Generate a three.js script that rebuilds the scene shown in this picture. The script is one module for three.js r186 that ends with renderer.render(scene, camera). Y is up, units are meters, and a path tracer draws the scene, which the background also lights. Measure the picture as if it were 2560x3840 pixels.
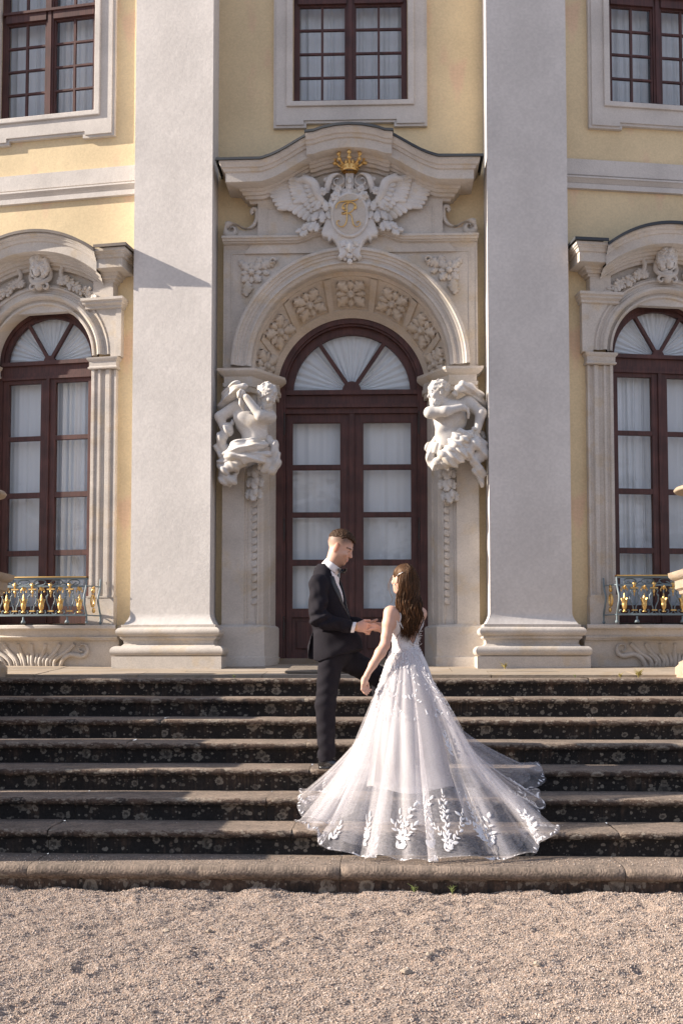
import * as THREE from 'three';
import { mergeGeometries, toCreasedNormals } from 'three/addons/utils/BufferGeometryUtils.js';

// ---------------------------------------------------------------- camera, sky, sun, exposure
const scene = new THREE.Scene();
const D2R = Math.PI / 180;
const camera = new THREE.PerspectiveCamera(2 * Math.atan(1920 / 4555) / D2R, 682 / 1024, 0.1, 900);
camera.rotation.order = 'YXZ';
camera.position.set(0.40, 1.51, 0);
camera.rotation.set(3.5 * D2R, 2.1 * D2R, 0);
camera.setViewOffset(682, 1024, 0, -77.6, 682, 1024);
camera.updateMatrixWorld();

const SUN_ELEV = 26 * D2R, SUN_FRONT = 5.2 * D2R;
const sunDir = new THREE.Vector3(-Math.cos(SUN_ELEV) * Math.cos(SUN_FRONT), Math.sin(SUN_ELEV), Math.cos(SUN_ELEV) * Math.sin(SUN_FRONT));
{
  const w = 256, h = 128, data = new Float32Array(w * h * 4), d = new THREE.Vector3();
  for (let j = 0; j < h; j++) for (let i = 0; i < w; i++) {
    const lat = ((j + 0.5) / h - 0.5) * Math.PI, lon = ((i + 0.5) / w - 0.5) * 2 * Math.PI;
    d.set(Math.cos(lat) * Math.cos(lon), Math.sin(lat), Math.cos(lat) * Math.sin(lon));
    const up = Math.max(0, d.y), t = Math.pow(up, 0.42), g = Math.pow(Math.max(0, d.dot(sunDir)), 6) * 0.5;
    const o = (j * w + i) * 4;
    data[o] = 0.555 * (1 - t) + 0.12 * t + g * 0.5;
    data[o + 1] = 0.58 * (1 - t) + 0.165 * t + g * 0.46;
    data[o + 2] = 0.64 * (1 - t) + 0.27 * t + g * 0.40;
    data[o + 3] = 1;
  }
  const sky = new THREE.DataTexture(data, w, h, THREE.RGBAFormat, THREE.FloatType);
  sky.mapping = THREE.EquirectangularReflectionMapping;
  sky.magFilter = THREE.LinearFilter; sky.minFilter = THREE.LinearFilter; sky.needsUpdate = true;
  scene.background = sky; scene.environment = sky;
}
const sun = new THREE.DirectionalLight(new THREE.Color(1.0, 0.89, 0.765), 5);
sun.position.copy(sunDir).multiplyScalar(40).add(new THREE.Vector3(0, 3, -10));
sun.target.position.set(0, 3, -10);
sun.castShadow = true; sun.shadow.radius = 1; sun.shadow.mapSize.set(4096, 4096);
Object.assign(sun.shadow.camera, { left: -14, right: 14, top: 12, bottom: -8, near: 1, far: 90 });
scene.add(sun, sun.target);
const renderer = new THREE.WebGLRenderer({ antialias: true });
renderer.toneMapping = THREE.LinearToneMapping;
renderer.toneMappingExposure = 2.12;
renderer.shadowMap.enabled = true;

// ---------------------------------------------------------------- random, noise, textures
let seed = 7;
const rnd = () => { seed = (seed + 0x6d2b79f5) | 0; let t = Math.imul(seed ^ (seed >>> 15), 1 | seed); t = (t + Math.imul(t ^ (t >>> 7), 61 | t)) ^ t; return ((t ^ (t >>> 14)) >>> 0) / 4294967296; };
const rr = (a, b) => a + (b - a) * rnd();
const clamp = (x, a = 0, b = 1) => Math.min(b, Math.max(a, x));
const lerp = (a, b, t) => a + (b - a) * t;
const sstep = (a, b, x) => { const t = clamp((x - a) / (b - a)); return t * t * (3 - 2 * t); };
const hash = (x, y, z) => { let h = Math.imul(x | 0, 374761393) ^ Math.imul(y | 0, 668265263) ^ Math.imul(z | 0, 1274126177); h = Math.imul(h ^ (h >>> 13), 1274126177); return ((h ^ (h >>> 16)) >>> 0) / 4294967296; };
function vnoise(x, y, z = 0, per = 0) {
  const ix = Math.floor(x), iy = Math.floor(y), iz = Math.floor(z);
  let fx = x - ix, fy = y - iy, fz = z - iz;
  fx = fx * fx * (3 - 2 * fx); fy = fy * fy * (3 - 2 * fy); fz = fz * fz * (3 - 2 * fz);
  const m = per ? (a) => ((a % per) + per) % per : (a) => a;
  const x0 = m(ix), x1 = m(ix + 1), y0 = m(iy), y1 = m(iy + 1);
  const l = (z_) => lerp(lerp(hash(x0, y0, z_), hash(x1, y0, z_), fx), lerp(hash(x0, y1, z_), hash(x1, y1, z_), fx), fy);
  return fz === 0 ? l(iz) : lerp(l(iz), l(iz + 1), fz);
}
function fbm(x, y, z, oct, per = 0) { let s = 0, a = 0.5, n = 0; for (let o = 0; o < oct; o++) { s += a * vnoise(x, y, z + o * 17, per); n += a; a *= 0.5; x *= 2; y *= 2; per *= 2; } return s / n; }
function texture(n, fn, srgb = true, m = n) {
  const data = new Uint8Array(n * m * 4);
  for (let y = 0; y < m; y++) for (let x = 0; x < n; x++) {
    const c = fn(x / n, y / m), o = (y * n + x) * 4;
    data[o] = clamp(c[0], 0, 255); data[o + 1] = clamp(c[1], 0, 255); data[o + 2] = clamp(c[2], 0, 255); data[o + 3] = c[3] === undefined ? 255 : clamp(c[3], 0, 255);
  }
  const t = new THREE.DataTexture(data, n, m);
  t.wrapS = t.wrapT = THREE.RepeatWrapping; t.magFilter = THREE.LinearFilter; t.minFilter = THREE.LinearMipmapLinearFilter; t.generateMipmaps = true;
  if (srgb) t.colorSpace = THREE.SRGBColorSpace;
  t.needsUpdate = true;
  return t;
}
const gray = (v) => [v, v, v];
const lin = (r, g, b) => new THREE.Color().setRGB(r, g, b);
function mat(color, rough = 0.85, o = {}) { return new THREE.MeshStandardMaterial({ color, roughness: rough, side: THREE.DoubleSide, ...o }); }
function tiled(t, metres) { const c = t.clone(); c.repeat.set(1 / metres, 1 / metres); c.needsUpdate = true; return c; }
// mottled plaster: patches, faint vertical runs and grain as a factor on the base colour
const plasterMap = texture(512, (x, y) => {
  const big = fbm(x * 4, y * 4, 1, 4, 4), fine = fbm(x * 128, y * 128, 9, 2, 128);
  const f = 0.90 + (big - 0.5) * 0.15 + (fine - 0.5) * 0.07;
  return gray(255 * Math.min(1, f));
});
const plasterBump = texture(512, (x, y) => gray(255 * (0.5 * fbm(x * 96, y * 96, 2, 3, 96) + 0.5 * fbm(x * 14, y * 14, 4, 3, 14))), false);
const yellowMap = texture(512, (x, y) => {
  const big = fbm(x * 4, y * 4, 21, 4, 4), fine = fbm(x * 128, y * 128, 29, 2, 128), pk = sstep(0.54, 0.72, fbm(x * 6, y * 3, 33, 4, 3));
  const f = 0.91 + (big - 0.5) * 0.12 + (fine - 0.5) * 0.07;
  return [255 * Math.min(1, f), 255 * Math.min(1, f * (1 - 0.05 * pk)), 255 * Math.min(1, f * (1 - 0.02 * pk))];
});
const stoneMap = texture(512, (x, y) => {
  const big = fbm(x * 5, y * 5, 41, 4, 5), fine = fbm(x * 100, y * 100, 45, 3, 100), warm = sstep(0.5, 0.75, fbm(x * 8, y * 8, 51, 4, 8)), pit = fbm(x * 200, y * 200, 57, 1, 200);
  const f = 0.88 + (big - 0.5) * 0.16 + (fine - 0.5) * 0.10 - (pit > 0.9 ? 0.05 : 0);
  return [255 * Math.min(1, f), 255 * Math.min(1, f * (1 - 0.025 * warm)), 255 * Math.min(1, f * (1 - 0.07 * warm))];
});
const woodMap = texture(512, (x, y) => {
  const g = fbm(x * 90, y * 3, 61, 3, 0), p = fbm(x * 6, y * 6, 66, 3, 6);
  const f = 0.8 + (g - 0.5) * 0.35 + (p - 0.5) * 0.25;
  return gray(255 * clamp(f));
});

const GLASSB = tiled(texture(256, (x, y) => gray(255 * fbm(x * 5, y * 9, 91, 2, 0)), false), 0.7);
const M = {
  pilaster: mat(lin(0.78, 0.732, 0.69), 0.92, { map: tiled(plasterMap, 2.7), bumpMap: tiled(plasterBump, 0.9), bumpScale: 0.0022 }),
  yellow: mat(lin(0.86, 0.69, 0.43), 0.92, { map: tiled(yellowMap, 1.9), bumpMap: tiled(plasterBump, 0.9), bumpScale: 0.002 }),
  trim: mat(lin(0.70, 0.65, 0.60), 0.9, { map: tiled(plasterMap, 1.3), bumpMap: tiled(plasterBump, 0.7), bumpScale: 0.003 }),
  stone: mat(lin(0.72, 0.655, 0.585), 0.9, { map: tiled(stoneMap, 1.1), bumpMap: tiled(plasterBump, 0.5), bumpScale: 0.002 }),
  statue: mat(lin(0.78, 0.74, 0.70), 0.85, { map: tiled(stoneMap, 0.8) }),
  arms: mat(lin(0.79, 0.76, 0.735), 0.85, { map: tiled(stoneMap, 0.6) }),
  wood: mat(lin(0.115, 0.041, 0.034), 0.6, { map: tiled(woodMap, 0.8) }),
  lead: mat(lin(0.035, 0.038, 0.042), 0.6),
  gold: mat(lin(0.74, 0.50, 0.20), 0.46, { metalness: 1 }),
  iron: mat(lin(0.17, 0.215, 0.235), 0.55),
  glass: new THREE.MeshPhysicalMaterial({ color: 0xffffff, roughness: 0.02, bumpMap: GLASSB, bumpScale: 0.0016, transmission: 1, thickness: 0, ior: 1.5, side: THREE.DoubleSide }),
  curtain: mat(lin(0.64, 0.685, 0.72), 1),
  darkIron: mat(lin(0.03, 0.02, 0.018), 0.5),
  soffit: null, step: null,
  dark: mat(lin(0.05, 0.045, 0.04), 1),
};

// ---------------------------------------------------------------- geometry helpers
function skewUV(g) {
  const p = g.attributes.position, uv = new Float32Array(p.count * 2);
  for (let i = 0; i < p.count; i++) { const x = p.getX(i), y = p.getY(i), z = p.getZ(i); uv[2 * i] = 0.93 * x + 0.57 * z; uv[2 * i + 1] = y + 0.37 * z; }
  g.setAttribute('uv', new THREE.BufferAttribute(uv, 2));
  return g;
}
const join = (list) => { const l = list.flat(9).map((g) => { const q = g.index ? g.toNonIndexed() : g; for (const k of Object.keys(q.attributes)) if (!['position', 'normal', 'color'].includes(k)) q.deleteAttribute(k); return q; }); return l.length === 1 ? l[0] : mergeGeometries(l); };
const taken = new Map();
function numbered(n) { const k = taken.get(n) ?? 0; taken.set(n, k + 1); return k ? n + '_' + String(k).padStart(3, '0') : n; }
function meshOf(name, geos, m, parent, label) {
  const g = skewUV(Array.isArray(geos) ? join(geos) : geos);
  const o = new THREE.Mesh(g, m);
  o.castShadow = o.receiveShadow = true;
  return place(o, name, parent, label);
}
function place(o, name, parent, label) {
  o.name = parent ? name : numbered(name);
  (parent ?? scene).add(o);
  if (label) o.userData.label = label;
  return o;
}
function group(name, parent, label) { return place(new THREE.Group(), name, parent, label); }
function tag(o, label, category, grp, kind) { o.userData.label = label; if (category) o.userData.category = category; if (grp) o.userData.group = grp; if (kind) o.userData.kind = kind; return o; }
const box = (x0, x1, y0, y1, z0, z1) => new THREE.BoxGeometry(Math.abs(x1 - x0), Math.abs(y1 - y0), Math.abs(z1 - z0)).translate((x0 + x1) / 2, (y0 + y1) / 2, (z0 + z1) / 2);
function grid(nu, nv, fn, smooth = true) {
  const p = new Float32Array((nu + 1) * (nv + 1) * 3), idx = [];
  for (let j = 0, o = 0; j <= nv; j++) for (let i = 0; i <= nu; i++, o += 3) { const q = fn(i / nu, j / nv, i, j); p[o] = q[0]; p[o + 1] = q[1]; p[o + 2] = q[2]; }
  for (let j = 0; j < nv; j++) for (let i = 0; i < nu; i++) { const a = j * (nu + 1) + i, b = a + 1, c = a + nu + 1, d = c + 1; idx.push(a, b, d, a, d, c); }
  const g = new THREE.BufferGeometry();
  g.setAttribute('position', new THREE.BufferAttribute(p, 3)); g.setIndex(idx);
  g.computeVertexNormals();
  return smooth === true ? g : toCreasedNormals(g.toNonIndexed(), smooth || 0.6);
}
const shapeOf = (pts) => new THREE.Shape(pts.map(([x, y]) => new THREE.Vector2(x, y)));
function prism(pts, z0, z1, holes = [], bevel = 0) {
  const s = shapeOf(pts);
  for (const h of holes) s.holes.push(new THREE.Path(h.map(([x, y]) => new THREE.Vector2(x, y))));
  const d = Math.abs(z1 - z0) - 2 * bevel;
  return new THREE.ExtrudeGeometry(s, { depth: d, bevelEnabled: bevel > 0, bevelThickness: bevel, bevelSize: bevel, bevelOffset: -bevel, bevelSegments: 2, curveSegments: 24 }).translate(0, 0, Math.min(z0, z1) + bevel);
}
// a moulding along a line in the wall plane: profile = [out, drop] from top to foot, returned to the wall at both ends
function reliefSweep(path, profile, { z = 0, endOut = 1, capL = true, capR = true } = {}) {
  const n = path.length - 1, m = profile.length - 1;
  const pt = (i, j) => { const [u, v] = path[i], [out, drop] = profile[j]; let x = u; if (i === 0 && capL) x = u - out * endOut; if (i === n && capR) x = u + out * endOut; return [x, v - drop, z + out]; };
  const parts = [grid(n, m, (a, b, i, j) => pt(i, j), 0.7)];
  if (capL) parts.push(grid(1, m, (a, b, i, j) => { const q = pt(0, j); return [q[0], q[1], i ? z - 0.02 : q[2]]; }, 0.7));
  if (capR) parts.push(grid(1, m, (a, b, i, j) => { const q = pt(n, j); return [q[0], q[1], i ? z - 0.02 : q[2]]; }, 0.7));
  return parts;
}
// a moulding round an arch: profile = [radius, out]
const archSweep = (profile, cx, cy, z = 0, a0 = 0, a1 = Math.PI, n = 64) => grid(n, profile.length - 1, (a, b, i, j) => { const t = lerp(a0, a1, a), [r, o] = profile[j]; return [cx + r * Math.cos(t), cy + r * Math.sin(t), z + o]; }, 0.7);
// a moulding round a plan line (x, z), outward to its left-hand normal; profile = [out, y]
function planSweep(plan, profile) {
  const n = plan.length, nor = [];
  for (let i = 0; i + 1 < n; i++) { const dx = plan[i + 1][0] - plan[i][0], dz = plan[i + 1][1] - plan[i][1], l = Math.hypot(dx, dz); nor.push([-dz / l, dx / l]); }
  const off = plan.map((_, i) => { const a = nor[Math.max(0, i - 1)], b = nor[Math.min(n - 2, i)]; const sx = a[0] + b[0], sz = a[1] + b[1], k = 2 / (sx * sx + sz * sz); return [sx * k, sz * k]; });
  return grid(n - 1, profile.length - 1, (a, b, i, j) => [plan[i][0] + off[i][0] * profile[j][0], profile[j][1], plan[i][1] + off[i][1] * profile[j][0]], 0.6);
}
const V = (x, y, z) => new THREE.Vector3(x, y, z);
function tube(pts, r, seg = 24, rad = 6, taper) {
  const c = new THREE.CatmullRomCurve3(pts.map((p) => V(...p)));
  const f = c.computeFrenetFrames(seg, false), P = new THREE.Vector3();
  return grid(rad, seg, (a, b, i, j) => { c.getPoint(b, P); const t = a * Math.PI * 2, rr_ = typeof r === 'function' ? r(b) : r * (taper ? lerp(1, taper, b) : 1), N = f.normals[j], B = f.binormals[j]; return [P.x + rr_ * (N.x * Math.cos(t) + B.x * Math.sin(t)), P.y + rr_ * (N.y * Math.cos(t) + B.y * Math.sin(t)), P.z + rr_ * (N.z * Math.cos(t) + B.z * Math.sin(t))]; });
}
const ball = (x, y, z, rx, ry = rx, rz = rx, a = 10, b = 8) => new THREE.SphereGeometry(1, a, b).scale(rx, ry, rz).translate(x, y, z);
const lathe = (pts, n = 24) => new THREE.LatheGeometry(pts.map(([r, y]) => new THREE.Vector2(r, y)), n);
function torusProfile(r, x, y, n = 8) { const o = []; for (let i = 0; i <= n; i++) { const t = Math.PI / 2 - Math.PI * i / n; o.push([x + r * Math.cos(t), y + r * Math.sin(t)]); } return o; }
// a carved leaf lying in x (width), y (length), z (height); lobed outline, raised rib, thick edge
function leaf(len, wid, { lobes = 0, bulge = 0.25, curl = 0, thick = 0.012, rib = 0.3, n = 10, pow = 0.7, dent = 0.3, bend = 0 } = {}) {
  const half = (t) => wid / 2 * Math.pow(Math.sin(Math.PI * clamp(0.03 + t * 0.94)), pow) * (lobes ? 1 - dent + dent * Math.abs(Math.cos(Math.PI * t * lobes)) : 1);
  return grid(6, n, (a, b) => {
    const edge = a < 0.01 || a > 0.99, s = (edge ? (a < 0.5 ? 1 / 6 : 5 / 6) : a) - 0.5, q = Math.abs(s) * 3, w = half(b);
    return [s * 3 * w + bend * b * b * len, b * len, edge ? -thick : bulge * wid * (1 - q * q) * 0.5 * Math.sin(Math.PI * clamp(0.1 + 0.8 * b)) + (q < 0.1 ? rib * wid * 0.25 * (1 - b) : 0) + curl * b * b * len + thick * 0.3];
  });
}
const mv = (g, { x = 0, y = 0, z = 0, rx = 0, ry = 0, rz = 0, s = 1, sx, sy, sz } = {}) => { const o = new THREE.Object3D(); o.position.set(x, y, z); o.rotation.set(rx, ry, rz, 'ZYX'); o.scale.set(sx ?? s, sy ?? s, sz ?? s); o.updateMatrix(); return g.clone().applyMatrix4(o.matrix); };
function arcPts(cx, cy, r, a0, a1, n = 32) { const o = []; for (let i = 0; i <= n; i++) { const t = lerp(a0, a1, i / n); o.push([cx + r * Math.cos(t), cy + r * Math.sin(t)]); } return o; }
function spiral(cx, cy, r0, r1, a0, a1, z, n = 20) { const o = []; for (let i = 0; i <= n; i++) { const t = i / n, a = lerp(a0, a1, t), r = lerp(r0, r1, t); o.push([cx + r * Math.cos(a), cy + r * Math.sin(a), z]); } return o; }
M.soffit = mat(lin(0.72, 0.62, 0.51), 0.9, { map: tiled(stoneMap, 1.1) });
M.step = mat(lin(0.30, 0.235, 0.175), 0.92, { map: tiled(stoneMap, 0.9) });

// ---------------------------------------------------------------- the palace
const LAND = 1.395;                                   // height of the landing
const palace = tag(group('palace_building'), 'yellow and grey baroque palace facade with arched portal, giant pilasters and gilded arms', 'building');
const PY = 0.075; palace.position.y = PY;              // the building stands on the upper edge of the sloping landing
const ZC = -13.7;                                     // yellow wall of the middle bay
const inFrame = (o, x, z, a) => { o.position.set(x, 0, z); o.rotation.y = a; if (o.isMesh) o.position.y = PY; return o; };

// ---- walls
const rect = (x0, x1, y0, y1) => [[x0, y0], [x1, y0], [x1, y1], [x0, y1]];
{
  const w = group('middle_wall', palace, 'yellow plastered wall of the middle bay');
  const arch = [[-1.15, LAND - 0.1], [-1.15, 4.8], ...arcPts(0, 4.8, 1.15, Math.PI, 0).slice(1, -1), [1.15, 4.8], [1.15, LAND - 0.1]];
  meshOf('wall_face', prism([[-1.75, LAND - 0.1], ...arch, [1.75, LAND - 0.1], [1.75, 13], [-1.75, 13]], ZC - 0.6, ZC, [rect(-0.66, 0.66, 7.9, 10.4)]), M.yellow, w);
}

// ---- giant pilasters
function pilaster(sign) {
  const p = inFrame(group('pilaster', palace, 'smooth grey giant pilaster with double rolled base'), sign * 1.98, -13.3, sign * 7.5 * D2R);
  const hw = 0.455, d = 0.5, k = Math.sin(7.5 * D2R) * d, side = sign > 0 ? [[-hw + k, -d], [-hw, 0], [hw, 0], [hw, -d]] : [[-hw, -d], [-hw, 0], [hw, 0], [hw - k, -d]];   // the inner flank stands square to the middle wall
  const flare = []; for (let i = 0; i <= 8; i++) { const t = i / 8; flare.push([0.055 * (1 - Math.sin(t * Math.PI / 2)), 1.865 + 0.13 * t]); }
  const flip = (q) => q.map(([a, b]) => [a, b]);
  meshOf('shaft', [planSweep([...side].reverse(), [[0, 12.9], ...[...flare].reverse().map(([o, y]) => [o, y])].map(([o, y]) => [-o, y])), box(-hw, hw, 12.9, 12.95, -d, 0)], M.pilaster, p);
  const b = [[0.055, 1.865], [0.075, 1.865], [0.075, 1.835], ...torusProfile(0.05, 0.075, 1.785), [0.085, 1.735], [0.085, 1.715], [0.055, 1.69], [0.05, 1.655], [0.075, 1.63], [0.115, 1.63], ...torusProfile(0.057, 0.115, 1.573), [0.155, 1.516], [0.155, LAND - 0.02]];
  meshOf('pilaster_base', planSweep([...side].reverse(), b.map(([o, y]) => [-o, y])), M.stone, p);
  return p;
}
pilaster(-1); pilaster(1);

// ---- window joinery
const pane = (x0, x1, y0, y1, z) => new THREE.PlaneGeometry(x1 - x0, y1 - y0).translate((x0 + x1) / 2, (y0 + y1) / 2, z);
function tilt(o, k) { o.rotation.set(k * (hash(Math.round(o.id), 3, 1) - 0.5), 0, 0); return o; }
function curtain(x0, x1, y0, y1, z, folds, ph, amp = 0.02) {
  const n = Math.round(folds * 12);
  return grid(n, 14, (a, b) => {
    const w = a * folds * Math.PI * 2 + ph, k = 0.6 + 0.4 * vnoise(a * folds, b * 1.5, ph);
    return [lerp(x0, x1, a) + 0.006 * Math.sin(w * 0.5 + b * 2), lerp(y0, y1, b), z + amp * k * (Math.sin(w + 1.2 * Math.sin(w * 0.37 + ph) + (1 - b) * 0.6 * Math.sin(ph)) + 0.35 * Math.sin(2.3 * w + ph))];
  });
}
function fanCurtain(R, cy, z, ph) {
  return grid(220, 8, (a, b) => { const t = a * Math.PI, r = lerp(0.06, R, b), w = a * 46 * Math.PI + 3 * vnoise(a * 20, 0, ph); return [r * Math.cos(t), cy + r * Math.sin(t), z + 0.012 * (0.3 + b) * Math.sin(w) + 0.006 * vnoise(a * 90, b * 3, ph)]; });
}
const FRAMES = {                                       // plan position and turn of the three bays; windows are set in bay-local metres
  middle: { x: 0, z: ZC, a: 0 }, left: { x: -2.45 - 1.125 * Math.cos(10 * D2R), z: -13.6 - 1.125 * Math.sin(10 * D2R), a: -10 * D2R }, right: { x: 2.45 + 1.125 * Math.cos(10 * D2R), z: -13.6 - 1.125 * Math.sin(10 * D2R), a: 10 * D2R },
};
const bayGroup = (name, f, label, parent = palace) => inFrame(group(name, parent, label), f.x, f.z, f.a);

function upperWindow(f, { yb, hw, sur, earB, midB, ear }, where) {
  const w = bayGroup('upper_window', f, 'tall brown casement with small panes, ' + where);
  const top = 10.3;
  // stone surround with ears at the foot
  const outer = [[-sur, earB], [-sur + ear, earB], [-sur + ear, midB], [sur - ear, midB], [sur - ear, earB], [sur, earB], [sur, top + 0.3], [-sur, top + 0.3]];
  const inset = (k) => [[-sur + k, earB + k], [-sur + ear - k, earB + k], [-sur + ear - k, midB + k], [sur - ear + k, midB + k], [sur - ear + k, earB + k], [sur - k, earB + k], [sur - k, top + 0.3 - k], [-sur + k, top + 0.3 - k]];
  meshOf('surround', [prism(outer, -0.02, 0.05, [rect(-hw, hw, yb, top)]), prism(inset(0.03), 0.05, 0.068, [rect(-hw, hw, yb, top)])], M.trim, w);
  meshOf('surround_bead', prism(rect(-hw - 0.07, hw + 0.07, yb - 0.06, top + 0.07), 0.068, 0.095, [rect(-hw, hw, yb, top)], 0.008), M.trim, w);
  meshOf('reveal', [box(-hw - 0.1, -hw - 0.001, yb - 0.1, top, -0.45, -0.02), box(hw + 0.001, hw + 0.1, yb - 0.1, top, -0.45, -0.02), box(-hw, hw, yb - 0.1, yb - 0.001, -0.45, -0.02)], M.trim, w);
  // wooden frame
  const zf = -0.035, fw = 0.055;
  meshOf('window_frame', [box(-hw, -hw + fw, yb, top, zf - 0.08, zf), box(hw - fw, hw, yb, top, zf - 0.08, zf), box(-hw + fw, hw - fw, yb, yb + 0.04, zf - 0.08, zf + 0.015), box(-0.045, 0.045, yb + 0.04, top, zf - 0.06, zf + 0.012), box(-0.02, 0.02, yb + 0.04, top, zf + 0.013, zf + 0.028)], M.wood, w);
  meshOf('transom', [box(-hw + fw, -0.046, yb + 1.205, yb + 1.30, zf - 0.08, zf + 0.03), box(0.046, hw - fw, yb + 1.205, yb + 1.30, zf - 0.08, zf + 0.03), box(-hw + 0.02, hw - 0.02, yb + 1.30, yb + 1.33, zf - 0.06, zf + 0.05)], M.wood, w);
  for (const s of [-1, 1]) {
    const a = s < 0 ? -hw + fw : 0.047, b = s < 0 ? -0.047 : hw - fw, st = 0.02;
    for (const [y0, y1, rows] of [[yb + 0.041, yb + 1.204, 4], [yb + 1.331, yb + 2.4, 4]]) {
      const sash = group('sash', w);
      meshOf('sash_rail', [box(a, a + st, y0, y1, zf - 0.05, zf - 0.005), box(b - st, b, y0, y1, zf - 0.05, zf - 0.005), box(a + st, b - st, y0, y0 + st * 1.2, zf - 0.05, zf - 0.005), box(a + st, b - st, y1 - st, y1, zf - 0.05, zf - 0.005)], M.wood, sash);
      const xs = [a + st, (a + b) / 2 - 0.013, (a + b) / 2 + 0.013, b - st];
      meshOf('muntin', box(xs[1], xs[2], y0 + st * 1.2, y1 - st, zf - 0.045, zf - 0.01), M.wood, sash);
      const py0 = y0 + st * 1.2, ph = (y1 - st - py0 + 0.022) / rows;
      for (let k = 1; k < rows; k++) for (let c = 0; c < 2; c++) meshOf('muntin', box(xs[c * 2], xs[c * 2 + 1], py0 + k * ph - 0.022, py0 + k * ph, zf - 0.045, zf - 0.01), M.wood, sash);
      for (let k = 0; k < rows; k++) for (let c = 0; c < 2; c++) {
        const q = meshOf('pane', new THREE.PlaneGeometry(xs[c * 2 + 1] - xs[c * 2], ph - 0.022), M.glass, sash);
        q.position.set((xs[c * 2] + xs[c * 2 + 1]) / 2, py0 + (k + 0.5) * ph - 0.011, zf - 0.028); q.rotation.set(rr(-0.012, 0.012), rr(-0.012, 0.012), 0);
      }
    }
  }
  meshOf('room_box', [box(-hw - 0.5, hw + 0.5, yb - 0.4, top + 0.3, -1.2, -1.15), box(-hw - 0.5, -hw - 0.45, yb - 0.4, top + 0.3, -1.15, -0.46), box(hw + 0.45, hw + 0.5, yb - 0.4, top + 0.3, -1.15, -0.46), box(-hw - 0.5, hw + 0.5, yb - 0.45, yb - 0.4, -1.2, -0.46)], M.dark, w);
  for (const s of [-1, 1]) {
    const c = meshOf('curtain', curtain(s < 0 ? -hw + 0.02 : 0.015, s < 0 ? -0.015 : hw - 0.02, yb + 0.02, top, -0.24, 5, s + f.x, 0.022), M.curtain);
    tag(inFrame(c, f.x, f.z, f.a), `white curtain behind the ${s < 0 ? 'left' : 'right'} half of ${where}`, 'curtain', 'curtains behind the palace windows');
  }
  return w;
}
upperWindow(FRAMES.middle, { yb: 7.915, hw: 0.665, sur: 0.885, earB: 7.615, midB: 7.665, ear: 0.38 }, 'the upper middle window');
upperWindow(FRAMES.left, { yb: 7.85, hw: 0.615, sur: 0.855, earB: 7.54, midB: 7.585, ear: 0.39 }, 'the sunlit upper left window');
upperWindow(FRAMES.right, { yb: 7.85, hw: 0.615, sur: 0.855, earB: 7.54, midB: 7.585, ear: 0.39 }, 'the shaded upper right window');

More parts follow.
